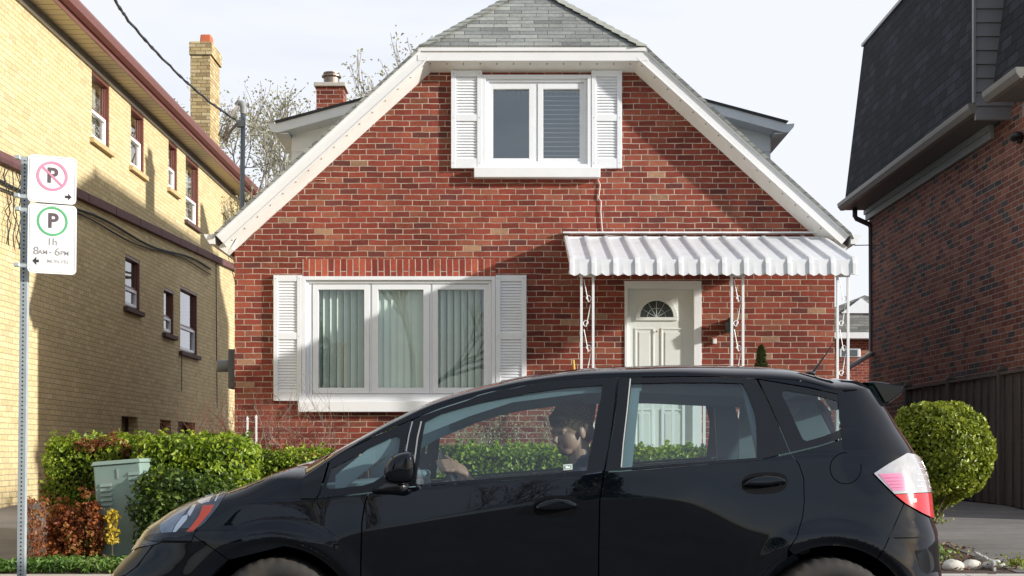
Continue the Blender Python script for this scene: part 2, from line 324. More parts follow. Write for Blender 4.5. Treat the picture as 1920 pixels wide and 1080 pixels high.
# ================================================================ ground
def gz(y):
    if y<=10.40: return .145
    if y<16: return .145+(y-10.40)*(.45-.145)/(16-10.40)
    return .45
asph=mat('asphalt',(.075,.072,.070),.9,var=.35,scale=3.5,bump=.004,dirt=((.16,.15,.14),30,.5))
drive=mat('driveway_asphalt',(.15,.14,.132),.95,var=.38,scale=1.3,bump=.01,stretch=(.5,1.6,1),dirt=((.26,.24,.21),22,.6))
walk=mat('sidewalk_concrete',(.47,.44,.38),.9,var=.14,scale=5,bump=.003,dirt=((.3,.27,.23),30,.4))
soil=mat('soil',(.075,.045,.030),1,var=.5,scale=18,bump=.03,dirt=((.14,.10,.07),40,.6))
lawnm=mat('turf_base',(.05,.065,.02),1,var=.5,scale=14,bump=.02,dirt=((.10,.12,.03),30,.6))
def sheet(name,m,x0,x1,y0,y1,dz=0,label=None,cat=None,ny=40,nx=30,rough=.0):
    mb=MB(); xs=np.linspace(x0,x1,nx); ys=sorted(set(list(np.linspace(y0,y1,ny))+[v for v in (10.4,16.0) if y0<v<y1]))
    for y in ys:
        for x in xs: mb.v.append((x,y,gz(y)+dz+rough*(RNG.random()-.5)))
    for j in range(len(ys)-1):
        for i in range(nx-1): mb.f.append((j*nx+i,j*nx+i+1,(j+1)*nx+i+1,(j+1)*nx+i)); mb.m.append(0)
    o=mb.build(name,m,fixn=False,smooth=True); struct(o,label,cat); return o
mb=MB(); mb.v=[(-150,-150,-.03),(150,-150,-.03),(150,8.44,-.03),(-150,8.44,-.03)]; mb.f=[(0,1,2,3)]; mb.m=[0]
mb.v=[(-150,-60,-.012),(150,-60,-.012),(150,8.44,-.012),(-150,8.44,-.012)]
struct(mb.build('ground',lawnm,fixn=False),'flat ground under the street','ground')
mb=MB(); mb.box(-150,150,-3.6,8.45,-.25,0); struct(mb.build('road',asph),'dark asphalt street the black car drives on','road')
mb=MB(); mb.box(-150,150,8.452,8.60,-.2,.135); struct(mb.build('kerb',conc,bevel=.015),'concrete kerb between street and sidewalk','kerb')
mb=MB()
x=-40.0
while x<40:
    mb.box(x,x+1.49,8.605,10.385,-.1,.145); x+=1.5
struct(mb.build('sidewalk',walk,bevel=.006),'pale concrete sidewalk slabs at the bottom edge','sidewalk')
sheet('yard_ground',soil,-60,60,10.39,140,0,'brown soil of the front yards','ground',ny=60,rough=.012)
sheet('driveway',drive,-5.98,-3.62,10.66,40,.006,'asphalt driveway beside the yellow brick building','driveway')
sheet('driveway',drive,3.93,5.90,10.44,60,.006,'sunlit asphalt driveway beside the dark wooden fence','driveway')
# ================================================================ brick house
H=thing('brick_house','red brick gable house with white shutters and striped porch awning','house',(0.27,16,.45))
XL,XRt=-3.31,3.85
# openings (X0,X1,Z0,Z1)
PW=(hx(567),hx(929),hz(752),hz(519)); UW=(hx(904),hx(1108),hz(316),hz(142)); DR=(hx(1171),hx(1315),.99,hz(527))
def rx(z,s): # rake inner line x at z (s=-1 left, 1 right)
    return (-1.03-(5.72-z)*1.10) if s<0 else (1.56+(5.72-z)*1.10)
out=[(XL,.2),(XRt,.2),(XRt,3.66),(rx(5.82,1),5.82),(rx(5.82,-1),5.82),(XL,3.66)]
mb=MB(); slab(mb,out,[rect(*PW[:2],*PW[2:]),rect(*UW[:2],*UW[2:]),rect(*DR[:2],*DR[2:])],lambda u,v,d:(u,16+d,v),.24)
# side and back walls
mb.box(XL,XL+.24,16.24,25,.2,3.62); mb.box(XRt-.24,XRt,16.24,25,.2,3.62); mb.box(XL+.24,XRt-.24,24.76,25,.2,6.8)
mb.build('wall',redbrick,H)
mb=MB(); slab(mb,rect(hx(567),hx(929),hz(518),hz(486)),[],lambda u,v,d:(u,15.996+d,v),.02); mb.build('soldier_course',solbrick,H)
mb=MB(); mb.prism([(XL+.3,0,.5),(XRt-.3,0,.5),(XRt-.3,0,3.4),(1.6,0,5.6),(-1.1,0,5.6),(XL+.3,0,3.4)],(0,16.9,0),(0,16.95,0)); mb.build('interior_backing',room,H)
# roof planes
AX=.245
rl=MB()
ez=3.67; 
def rooftop(x): # outer roof surface z at x by slope .909
    return 7.07-abs(x-AX)*.909
ex=AX-(7.07-ez)/.909; ex2=AX+(7.07-ez)/.909
yb=25.2; yf=15.74; hz0=5.86; hxl=AX-(7.07-hz0)/.909; hxr=AX+(7.07-hz0)/.909; ya=17.1
t=.07
for s,(xe,xh) in ((-1,(ex,hxl)),(1,(ex2,hxr))):
    top=[(xe,yf,ez),(xh,yf,hz0),(AX,ya,7.07),(AX,yb,7.07),(xe,yb,ez)]
    P=[(x,y,z) for x,y,z in top]; Q=[(x+s*.03,y+.002,z-t) for x,y,z in top]
    n=5; rl.add(P+Q,[tuple(range(n)),tuple(range(2*n-1,n-1,-1))]+[(i,i+n,(i+1)%n+n,(i+1)%n) for i in range(n)],0)
P=[(hxl,yf,hz0),(hxr,yf,hz0),(AX,ya,7.07)]; Q=[(hxl,yf+.03,hz0-t),(hxr,yf+.03,hz0-t),(AX,ya+.03,7.07-t)]
rl.add(P+Q,[(0,1,2),(5,4,3),(0,3,4,1)],0)
roof=rl.build('roof',shingle,H)
# hip caps: overlapped folded shingles
cp=MB()
for s,xh in ((-1,hxl),(1,hxr)):
    a=Vector((xh,yf,hz0)); b=Vector((AX,ya,7.07)); n=15; d=(b-a)
    sidev=Vector((s*.12,.10,-.10)); frontv=Vector((-s*.12,-.035,-.005))
    for i in range(n):
        p=a+d*(i/n)+Vector((0,0,.022)); q=a+d*((i+1.15)/n)+Vector((0,0,.008))
        cp.add([p,q,q+sidev,p+sidev,q+frontv,p+frontv, p-Vector((0,0,.02)), p+frontv-Vector((0,0,.02)), p+sidev-Vector((0,0,.02))],[(0,1,2,3),(1,0,5,4),(0,5,7,6),(3,0,6,8)],0)
cp.build('hip_shingles',mat('cap_shingle',(.30,.31,.275),.9,var=.25,scale=9,bump=.003),roof)
# rake fascia + soffit
fa=MB(); sf=MB(); VD=[]
yF=15.78
def rake(s):
    # outer line from (xh, hz0) to eave; direction along slope
    xh=hxl if s<0 else hxr; xe=ex if s<0 else ex2
    a=Vector((xh,0,hz0-.012)); b=Vector((xe,0,ez-.012)); d=(b-a).normalized(); nrm=Vector((-s*.673,0,-.74)) # inward/down
    if nrm.dot(Vector((-s,0,-1)))<0: nrm=-nrm
    w=.155
    L0=a; L1=b
    # three stepped strips: drip edge, main board, lower lip
    for (o0,o1,y0) in ((0,.045,yF-.03),(.045,.15,yF-.012),(.15,.165,yF-.02)):
        p=[L0+nrm*o0,L1+nrm*o0,L1+nrm*o1,L0+nrm*o1]
        fa.prism([(q.x,0,q.z) for q in p],(0,y0,0),(0,yF+.02,0))
    p=[L0+nrm*.160,L1+nrm*.160]
    inn=[L0+nrm*.242,L1+nrm*.242]
    # soffit sloping back to the wall
    sf.add([(p[0].x,yF,p[0].z),(p[1].x,yF,p[1].z),(inn[1].x,16.0,inn[1].z),(inn[0].x,16.0,inn[0].z),
            (p[0].x,yF+.001,p[0].z+.03),(p[1].x,yF+.001,p[1].z+.03),(inn[1].x,16.03,inn[1].z+.03),(inn[0].x,16.03,inn[0].z+.03)],[(0,1,2,3),(7,6,5,4),(0,4,5,1),(1,5,6,2),(2,6,7,3)])
    n=16
    for i in range(n):
        q=p[0].lerp(p[1],(i+.5)/n)+nrm*.018; vd=MB(); VD.append(vd)
        vd.sphere((q.x,yF+.03,q.z),(.009,.004,.009),8,4)
    # foot plate closing the eave return
    e=L1
    F1=[e+nrm*.15, e+nrm*.15-Vector((s*.0,0,0)), ]
    x0=e.x-s*.02; xin=XL+.0 if s<0 else XRt-.0
    foot=[(e.x+ -s*.02,e.z-.14),( -s*.34+e.x, e.z+.12),( xin- s*.17, e.z+.20),(xin, e.z-.16),(xin+s*.06,e.z-.22)]
    sf.prism([(u,0,v) for u,v in foot],(0,yF+.07,0),(0,15.99,0))
    # gutter end
    gx=e.x; z=e.z
    gp=[(gx-s*.0,z+.0),(gx+s*.13,z+.0),(gx+s*.12,z-.03),(gx+s*.06,z-.115),(gx-s*.0,z-.115)]
    gu=MB(); gu.prism([(u,0,v) for u,v in gp],(0,yF-.01,0),(0,25.1,0)); gu.build('gutter',white,H)
gu=MB(); rake(-1); rake(1)
# horizontal clip fascia
for (z0,z1,y0) in ((hz0-.055,hz0-.010,yF-.03),(hz0-.165,hz0-.0553,yF-.012)): fa.box(hxl-.025,hxr+.025,y0-.005,yF+.024,z0,z1)
sf.add([(hxl,yF+.021,hz0-.160),(hxr,yF+.021,hz0-.160),(hxr-.06,16.0,hz0-.235),(hxl+.06,16.0,hz0-.235),(hxl,yF+.021,hz0-.13),(hxr,yF+.021,hz0-.13),(hxr,16.02,hz0-.2),(hxl,16.02,hz0-.2)],[(0,1,2,3),(7,6,5,4),(0,4,5,1),(1,5,6,2),(2,6,7,3),(3,7,4,0)])
for i in range(14):
    vd=MB(); VD.append(vd); vd.sphere((hxl+.12+i*.197,yF+.06,hz0-.180),(.010,.006,.008),8,4)
fa.build('fascia_board',white,H,bevel=.004); sf.build('soffit',cream,H); nailm=mat('nail',(.25,.2,.16),.6); [v.build('soffit_nail',nailm,H) for v in VD]
# shed dormers each side (front face at Y=18.5)
for s in (-1,1):
    yd=18.5; dm=MB(); c=.262
    xo=c+s*3.30; xi=c+s*.9
    zt=5.50; zi=6.2
    # siding cheek (front facing) polygon
    ztop=lambda x: 5.56+(3.30-abs(x-c))*.27
    pol=[(c+s*3.30,3.9),(c+s*3.30,ztop(c+s*3.30)),(c+s*1.2,ztop(c+s*1.2)),(c+s*1.2,3.9)]
    dm.prism([(u,0,v) for u,v in pol],(0,yd,0),(0,yd+4,0),0)
    dor=thing('dormer','x','x',(c+s*3.3,yd,4)); del dor['label']; del dor['category']
    dor.parent=H; dor.location=Vector((c+s*3.3,yd,4))-H.location
    # lap siding boards
    k=0; z=3.95
    while z<6.2:
        z1=z+.215
        xin=c+s*(3.30-max(0,(z1-5.56))/.27)-s*.02 if z1>5.56 else c+s*3.302
        pol=[(xin,z),(xin,z1-.012),(c+s*1.2,z1-.012),(c+s*1.2,z)]
        dm.add([(pol[0][0],yd-.022,z),(pol[1][0],yd-.006,z1-.012),(c+s*1.2,yd-.006,z1-.012),(c+s*1.2,yd-.022,z),
                (pol[0][0],yd,z),(pol[1][0],yd,z1-.012),(c+s*1.2,yd,z1-.012),(c+s*1.2,yd,z)],[(0,1,2,3),(0,4,5,1),(0,3,7,4),(1,5,6,2)],0)
        z=z1
    o=dm.build('siding',siding,dor)
    rf=MB(); xe=c+s*3.46; z0=5.56+(3.30-3.46)*.27
    zz=lambda x: 5.60+(3.30-abs(x-c))*.27
    top=[(xe,zz(xe)+.0),(c+s*1.0,zz(c+s*1.0)),(c+s*1.0,zz(c+s*1.0)+.03),(xe-(-s)*.03,zz(xe)+.03)]
    rf.prism([(u,0,v) for u,v in top],(0,yd-.33,0),(0,yd+4.2,0),0); rf.build('roof',mat('dark_shingle_edge',(.05,.05,.052),.9,var=.3),dor)
    tr=MB(); b=[(xe,zz(xe)-.13),(c+s*1.0,zz(c+s*1.0)-.13),(c+s*1.0,zz(c+s*1.0)),(xe,zz(xe))]
    tr.prism([(u,0,v) for u,v in b],(0,yd-.31,0),(0,yd-.28,0),0)
    b2=[(xe,zz(xe)-.135),(c+s*1.0,zz(c+s*1.0)-.135),(c+s*1.0,zz(c+s*1.0)-.115),(xe,zz(xe)-.115)]
    tr.prism([(u,0,v) for u,v in b2],(0,yd-.28,0),(0,yd+.02,0),0)
    g=[(xe,zz(xe)-.01),(xe+s*.11,zz(xe)-.0),(xe+s*.10,zz(xe)-.05),(xe+s*.04,zz(xe)-.12),(xe,zz(xe)-.12)]
    tr.prism([(u,0,v) for u,v in g],(0,yd-.31,0),(0,yd+4.2,0),0)
    # soffit under outer eave
    tr.box(min(c+s*3.30,xe),max(c+s*3.30,xe),yd-.28,yd+4.1,zz(xe)-.135,zz(xe)-.12)
    tr.build('fascia',mat('dormer_trim',(.76,.79,.82),.5,var=.05),dor)
# chimney of the house
ch=MB(); cx=hx(620,21); 
ch.box(cx-.21,cx+.21,20.9,21.3,5.2,hz(166,21)); cho=ch.build('chimney',redbrick,H)
ch=MB(); ch.box(cx-.245,cx+.245,20.86,21.34,hz(166,21)+.002,hz(158,21)); ch.build('chimney_crown',conc,cho,bevel=.01)
ch=MB(); z0=hz(158,21); ch.lathe([(.0,0),(.12,0),(.125,.11),(.11,.115),(.11,.13),(.155,.135),(.155,.155),(.11,.16),(.11,.175),(.13,.18),(.13,.20),(.0,.225)],(cx,21.1,z0),'z',20); ch.build('flue_cap',mat('flue_metal',(.30,.24,.2),.35,metal=.7,var=.3),cho,smooth=False)
# ---- windows
def shutter(x0,x1,z0,z1,par,mid=True):
    y=15.945
    fr=MB(); w=(x1-x0)*.16; 
    fr.box(x0,x0+w,y,15.998,z0,z1); fr.box(x1-w,x1,y,15.998,z0,z1)
    rails=[(z0,z0+.115),(z1-.075,z1)]
    zm=z0+(z1-z0)*.515
    if mid: rails.append((zm-.04,zm+.04))
    for a,b in rails: fr.box(x0+w,x1-w,y+.003,15.998,a,b)
    o=fr.build('shutter',whitev,par,bevel=.004)
    sl=MB(); zones=[(z0+.115,zm-.04),(zm+.04,z1-.075)] if mid else [(z0+.115,z1-.075)]
    for a,b in zones:
        n=int(round((b-a)/.0335)); st=(b-a)/n
        for i in range(n):
            zz=a+i*st
            sl.hexa([(x0+w,y+.010,zz),(x1-w,y+.010,zz),(x1-w,y+.030,zz),(x0+w,y+.030,zz),(x0+w,y+.021,zz+st*.9),(x1-w,y+.021,zz+st*.9),(x1-w,y+.030,zz+st*.9),(x0+w,y+.030,zz+st*.9)])
    sl.box(x0+w,x1-w,y+.031,15.997,z0+.1,z1-.07)
    sl.build('louvres',whitev,o,fixn=True)
    for xx in (x0+w*.5,x1-w*.5):
        for zz in (z0+.06,zm,z1-.04): sc=MB(); sc.sphere((xx,y-.001,zz),(.006,.003,.006),8,4); sc.build('screw',trimgrey,o)
def picture_win(name,ox,oz0,oz1,sashes,gz0,gz1,par,ymul=0,headh=.14,sillbox=None):
    x0,x1=ox
    fr=MB(); y=15.97
    # outer frame with mouldings
    def ring(a0,a1,b0,b1,w,ya,yb,wt=None,wb=None):
        wt=w if wt is None else wt; wb=w if wb is None else wb
        fr.box(a0,a0+w,ya,yb,b0,b1); fr.box(a1-w,a1,ya,yb,b0,b1); fr.box(a0+w,a1-w,ya,yb,b1-wt,b1); fr.box(a0+w,a1-w,ya,yb,b0,b0+wb)
    ring(x0,x1,oz0,oz1,.045,y-.02,16.05); ring(x0+.046,x1-.046,oz0+.046,oz1-.046,.035,y+.012,16.06)
    sx0=min(s[0] for s in sashes); sx1=max(s[1] for s in sashes)
    fr.box(x0+.082,sx0-.001,y+.03,16.08,oz0+.082,oz1-.082); fr.box(sx1+.001,x1-.082,y+.03,16.08,oz0+.082,oz1-.082)
    o=fr.build(name,whitev,par,bevel=.004)
    sz1=gz1+.06; sz0=gz0-.07
    zt=oz1-.082
    f2=MB(); f2.box(sx0,sx1,y+.03,16.08,sz1+.004,zt); 
    if sz0-.004>oz0+.082: f2.box(sx0,sx1,y+.03,16.08,oz0+.082,sz0-.004)
    for i,(a,b,g0,g1) in enumerate(sashes):
        f2.box(a+.004,g0,y+.022,16.07,sz0,sz1); f2.box(g1,b-.004,y+.022,16.07,sz0,sz1); f2.box(g0,g1,y+.022,16.07,sz0,gz0); f2.box(g0,g1,y+.022,16.07,gz1,sz1)
    for i in range(len(sashes)-1): f2.box(sashes[i][1]-.002,sashes[i+1][0]+.002,y+.03,16.075,sz0,sz1)
    f2.build('sash',whitev,o,bevel=.003)
    for (a,b,g0,g1) in sashes:
        g=MB(); g.v=[(g0,16.035,gz0),(g1,16.035,gz0),(g1,16.035,gz1),(g0,16.035,gz1)]; g.f=[(0,1,2,3)]; g.m=[0]; g.build('pane',hglass if ox[0]<-1 else hglass2,o,fixn=False)
    return o
sh=[(hx(586),hx(693),hx(597),hx(683)),(hx(697),hx(806),hx(709),hx(794)),(hx(810),hx(917),hx(821),hx(907))]
w=picture_win('window',PW[:2],PW[2],PW[3],sh,hz(727),hz(543),H)
vb=MB(); x=PW[0]+.1; i=0
while x<PW[1]-.1:
    mid=hx(706)<x<hx(796)
    ang=.30 if mid else .85
    dx=.05*math.cos(ang); dy=.05*math.sin(ang)
    yy=16.13
    vb.add([(x-dx,yy-dy,PW[2]+.12),(x+dx,yy+dy,PW[2]+.12),(x+dx,yy+dy,PW[3]-.08),(x-dx,yy-dy,PW[3]-.08),(x,yy+.006,PW[2]+.12),(x,yy+.006,PW[3]-.08)],[(0,4,5,3),(4,1,2,5)]); x+=.083
vb.build('vertical_blinds',blind,w,fixn=False)
sl=MB(); sl.box(hx(561),hx(941),15.90,16.03,hz(773),hz(752.3)); sl.build('sill',white,w,bevel=.008)
sh=[(hx(913),hx(1004),hx(924.5),hx(992)),(hx(1007.5),hx(1098),hx(1018.5),hx(1087))]
w=picture_win('window',UW[:2],UW[2],UW[3],sh,hz(297),hz(167),H)
sl=MB(); sl.box(hx(889),hx(1124.5),15.89,16.03,hz(336),hz(317)); sl.build('sill',white,w,bevel=.008)
hb=MB(); z=hz(297)
while z<hz(165): hb.box(hx(1010),hx(1095),16.12,16.145,z,z+.010); z+=.055
hb.build('horizontal_blind',blindh,w)
for a,b,c,d in ((514,566.5,752,517),(929.5,987,752,517),(846,904,317,134),(1108.5,1165.5,317,134)): shutter(hx(a),hx(b),hz(c),hz(d),H)
# ---- door
doorw=mat('door_white',(.72,.74,.70),.4,var=.03)
d=MB(); x0,x1,z0,z1=DR
d.box(x0,x0+.035,15.985,16.14,z0,z1); d.box(x1-.09,x1,15.985,16.14,z0,z1); d.box(x0+.035,x1-.09,15.985,16.14,z1-.09,z1); fro=d.build('door_frame',white,H,bevel=.004)
d=MB(); a,b=x0+.037,x1-.092; cxd=hx(1232); zc0=hz(594)
arc=[(cxd+.20*math.cos(math.pi*i/20),zc0+.20*math.sin(math.pi*i/20)) for i in range(21)]
slab(d,rect(a,b,z0,z1-.092),[arc],lambda u,v,dd:(u,16.05+dd,v),.045)
dro=d.build('door',doorw,H)
d=MB()
# arch moulding, panels
for i in range(20):
    t0,t1=math.pi*i/20,math.pi*(i+1)/20
    P=[]
    for yy in (16.028,16.052):
        for r,t in ((.20,t0),(.25,t0),(.25,t1),(.20,t1)): P.append((cxd+r*math.cos(t),yy,zc0+r*math.sin(t)))
    d.hexa([P[0],P[1],P[2],P[3],P[4],P[5],P[6],P[7]])
d.box(cxd-.25,cxd+.25,16.028,16.052,zc0-.04,zc0-.002)
for (u0,u1) in ((a+.09,cxd-.03),(cxd+.05,b-.09)):
    for (v0,v1) in ((z0+.15,z0+.62),(z0+.74,zc0-.13)):
        d.box(u0,u1,16.040,16.052,v0,v0+.018); d.box(u0,u1,16.040,16.052,v1-.018,v1); d.box(u0,u0+.018,16.040,16.052,v0+.018,v1-.018); d.box(u1-.018,u1,16.040,16.052,v0+.018,v1-.018)
        d.box(u0+.05,u1-.05,16.043,16.052,v0+.05,v1-.05)
d.build('door_moulding',doorw,dro,bevel=.003)
d=MB(); d.add([(u,16.075,v) for u,v in arc],[tuple(range(21))]); d.build('fanlight',mat('leaded_glass',(.035,.04,.03),.15,var=.6,scale=22),dro,fixn=False)
d=MB()
for k in range(1,6):
    t=math.pi*k/6; d.tube([(cxd,16.068,zc0),(cxd+.2*math.cos(t),16.068,zc0+.2*math.sin(t))],.004,6)
d.tube([(cxd+.11*math.cos(math.pi*i/14),16.068,zc0+.11*math.sin(math.pi*i/14)) for i in range(15)],.004,6)
d.build('leading',trimgrey,dro)
d=MB(); d.sphere((b-.07,16.0,2.02),.03,12,8); d.tube([(b-.07,16.0,2.02),(b-.07,16.05,2.02)],.012,8); d.sphere((cxd+.0,16.03,hz(621)),.012,8,6); d.build('door_knob',mat('brass',(.4,.28,.1),.3,metal=1),dro)
# ---- porch
po=MB(); po.box(.45,4.0,14.42,15.995,.2,.90); pf=po.build('porch',redbrick,H)
po=MB(); po.box(.40,4.05,14.36,15.996,.902,.985); po.build('porch_floor',conc,pf,bevel=.01)
po=MB()
for i in range(4): po.box(1.25,2.35,14.36-.28*(i+1),14.359-.28*i,.2,.985-.17*(i+1)+.0)
po.build('steps',conc,pf,bevel=.01)
# awning: corrugated slope from wall (z 3.65) to front (3.16) plus scalloped valance
aw=MB(); x0,x1=.615,3.735; zw,zf,yf2=3.645,3.17,14.5
def corr(x):
    p=((x-x0)/.235)%1.0
    if p<.02 or p>.24: return 0.0
    return .026 if .05<p<.21 else (.026*(p-.02)/.03 if p<=.05 else .026*(.24-p)/.03)
xs=[]; x=x0
while x<x1:
    k=math.floor((x-x0)/.235+1e-6)
    base=x0+k*.235
    for f in (0.005,.02,.05,.09,.13,.17,.21,.24,.30,.37,.44,.50,.56,.63,.70,.78,.86,.94): 
        if base+f*.235<=x1: xs.append(base+f*.235)
    x=base+.235
xs.append(x1)
ny=6; V=[];Fc=[]
for j in range(ny+1):
    t=j/ny
    for x in xs: V.append((x,16-.01+(yf2-16+.01)*t,zw+(zf-zw)*t+corr(x)))
# valance
for j in range(1,4):
    for x in xs:
        p=((x-x0)/.1175)%1.0; low=zf-.145-.028*math.sin(math.pi*p)
        V.append((x,yf2-.02*j/3-corr(x)*.6,zf+corr(x)*(1-j/3)+(low-zf)*j/3))
n=len(xs); R=ny+4
for j in range(R-1):
    for i in range(n-1): Fc.append((j*n+i,j*n+i+1,(j+1)*n+i+1,(j+1)*n+i))
aw.add(V,Fc); awo=aw.build('awning',mat('awning_metal',(.70,.71,.73),.45,var=.07,scale=5,dirt=((.45,.46,.5),4,.35)),H,fixn=False)
m=awo.modifiers.new('s','SOLIDIFY'); m.thickness=.006
fr=MB(); fr.box(x0,x1,14.52,14.56,3.02,3.06); fr.box(x0,x1,15.96,15.985,3.60,3.66); fr.box(x0-.01,x1+.1,15.93,15.99,3.70,3.715)
for x in (x0+.02,x1-.05):
    fr.tube([(x,15.95,3.60),(x,14.54,3.12)],.012,8)
fr.build('awning_frame',white,awo)
# posts: pairs of bars with scrolls
def scroll(mb,x,z,s,r=.045):
    pts=[]
    for i in range(26):
        t=i/25; a=-math.pi/2+t*3.2*math.pi*.95; rr=r*(1-.72*t)
        pts.append((x+s*rr*math.cos(a),14.6,z+rr*math.sin(a)))
    return pts
for (pa,pb) in ((1090,1112),(1372,1393),(1570,1590)):
    xa,xb=hx(pa,14.6),hx(pb,14.6); p=MB()
    for x in (xa,xb): p.box(x-.013,x+.013,14.587,14.613,.985,3.04)
    p.box(xa-.02,xb+.02,14.58,14.62,3.0,3.03)
    po_=p.build('porch_post',white,H,bevel=.002)
    q=MB(); z=1.15; w=xb-xa-.026; xm=(xa+xb)/2; k=0
    while z<2.95:
        r=w*.38; s=1 if k%2==0 else -1
        q.tube([(xm+ s*(r*(1-.7*t/20))*math.cos(-math.pi/2+t/20*6.6)+s*w*.10, 14.6, z+r*(1-.7*t/20)*math.sin(-math.pi/2+t/20*6.6)) for t in range(21)],.0048,6)
        q.tube([(xm+s*w*.1,14.6,z-r),(xm-s*w*.35,14.6,z+.20)],.0048,6)
        z+=.27; k+=1
    q.build('scrolls',white,po_)
# railing
r=MB(); 
r.box(hx(1112,14.6)+.02,hx(1372,14.6)-.02,14.58,14.62,1.86,1.895); r.box(hx(1112,14.6)+.02,hx(1372,14.6)-.02,14.585,14.615,1.06,1.085)
r.box(hx(1393,14.6)+.02,hx(1570,14.6)-.02,14.58,14.62,1.86,1.895)
ro=r.build('railing',white,H); q=MB(); x=hx(1223,14.6)-.0; 
xx=hx(1204,14.6)-.224
while xx<hx(1368,14.6): q.box(xx-.014,xx+.014,14.589,14.611,1.0852,1.8598); xx+=.1125
xx=hx(1400,14.6)
while xx<hx(1565,14.6): q.box(xx-.008,xx+.008,14.592,14.608,.985,1.8598); xx+=.1125
q.build('balusters',white,ro)
# details on wall: conduit, wires, wall lamp, key box, vent
c=MB(); pts=[(1121,337),(1125,347),(1122,372),(1127,378),(1126,396),(1129,433),(1137,441),(1155,443.5),(1300,446)]
c.tube([(hx(a),15.985,hz(b)) for a,b in pts],.0075,8); c.build('conduit',mat('conduit_pink',(.62,.55,.5),.5),H,smooth=True)
c=MB(); c.tube([(hx(a),15.992,hz(b)) for a,b in ((455,463),(480,432),(520,396),(552,362),(580,342),(592,337),(612,337))],.0045,6); c.build('wire',mat('wire_tan',(.45,.24,.16),.6),H,smooth=True)
c=MB(); lx=hx(1366); c.box(lx-.04,lx+.04,15.93,15.998,hz(622),hz(600)); c.lathe([(0,0),(.05,0),(.065,.12),(.03,.17),(0,.19)],(lx,15.87,hz(626)),'z',6); c.build('wall_lamp',mat('lamp_black',(.02,.02,.02),.3),H)
c=MB(); c.box(hx(1336),hx(1342.5),15.95,15.998,hz(645),hz(634)); c.build('key_box',white,H,bevel=.004)
# electric meter on the side wall, service mast
em=MB(); em.box(-3.40,-3.31,16.05,16.30,hz(729,16.1),hz(655,16.1)); eo=em.build('electric_meter',mat('meter_grey',(.085,.09,.10),.5,metal=.2),H,bevel=.008)
em=MB(); em.lathe([(0,0),(.07,0),(.075,-.02),(.075,-.14),(.06,-.16),(0,-.16)],(-3.40,16.17,hz(685,16.1)),'x',20); em.build('meter_dial',mat('meter_glass',(.16,.17,.18),.25),eo,smooth=False)
ms=MB(); ymast=17.0; mxx=hx(454,ymast); zt=hz(205,ymast)
ms.tube([(mxx-.02,ymast,1.9),(mxx-.012,ymast,3.6),(mxx+.015,ymast,zt)],.031,12); mo=ms.build('service_mast',mat('mast_steel',(.14,.165,.20),.4,metal=.3),H,smooth=True)
ms=MB(); ms.tube([(mxx+.015,ymast,zt-.06),(mxx+.015,ymast,zt+.02),(mxx+.0,ymast,zt+.07),(mxx-.04,ymast,zt+.09),(mxx-.08,ymast,zt+.05)],[.04,.045,.045,.04,.03],12); ms.box(mxx-.07,mxx+.03,ymast-.04,ymast+.04,hz(238,ymast),hz(226,ymast)); ms.build('weather_head',mat('weatherhead',(.22,.23,.24),.5),mo,smooth=False)
wl=MB()
for k,(bx,bz) in enumerate(((418,262),(411,255),(421,268))):
    P=[(448,200),(437,212),(430,232),(bx+7,bz-18),(bx,bz),(bx+6,bz+4),(432,248),(446,232)]
    wl.tube([(hx(a,ymast),ymast-.02-.02*k,hz(b,ymast)) for a,b in P],.011 if k else .014,6)
wl.build('drip_loop',mat('cable_pale',(.28,.24,.22),.6),mo,smooth=True)
# ---- yellow building
YB=thing('yellow_building','two storey yellow brick building with brown window frames and gutter','building',(-6,22,.45))
WN=[ # (Y0,Y1,Z0,Z1,sillbrown)
 (19.14,19.98,5.58,6.56,0,.48),(21.1,21.85,5.60,6.56,0,.55),(23.42,24.02,5.72,6.56,0,.5),(24.65,25.65,5.37,6.56,1,.42),
 (20.8,21.62,3.36,4.18,1,.42),(23.1,23.78,3.16,3.95,1,.4),(24.25,25.55,2.93,4.12,1,.42)]
BS=[(20.6,21.5,.95,1.66),(22.86,23.6,.95,1.66),(24.1,25.4,.95,1.66)]
mb=MB(); slab(mb,rect(9.6,29.6,.2,6.72),[rect(a,b,c,d) for a,b,c,d,_,_ in WN]+[rect(a,b,c,d) for a,b,c,d in BS],lambda u,v,d:(-6-d,u,v),.2)
mb.box(-14,-6.2,29.4,29.6,.2,6.695); mb.box(-14,-6.2,9.6,9.8,.2,6.72); mb.build('wall',yelbrick,YB)
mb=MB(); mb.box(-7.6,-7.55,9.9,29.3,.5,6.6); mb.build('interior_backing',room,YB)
pane=glass_mat('old_glass',(.8,.8,.75),1.6)
curt=mat('curtain',(.62,.60,.52),.8,var=.15,stretch=(1,12,.3))
sill_y=mat('stone_sill',(.50,.37,.19),.9,var=.1); sill_b=mat('brown_sill',(.10,.055,.05),.8,var=.2)
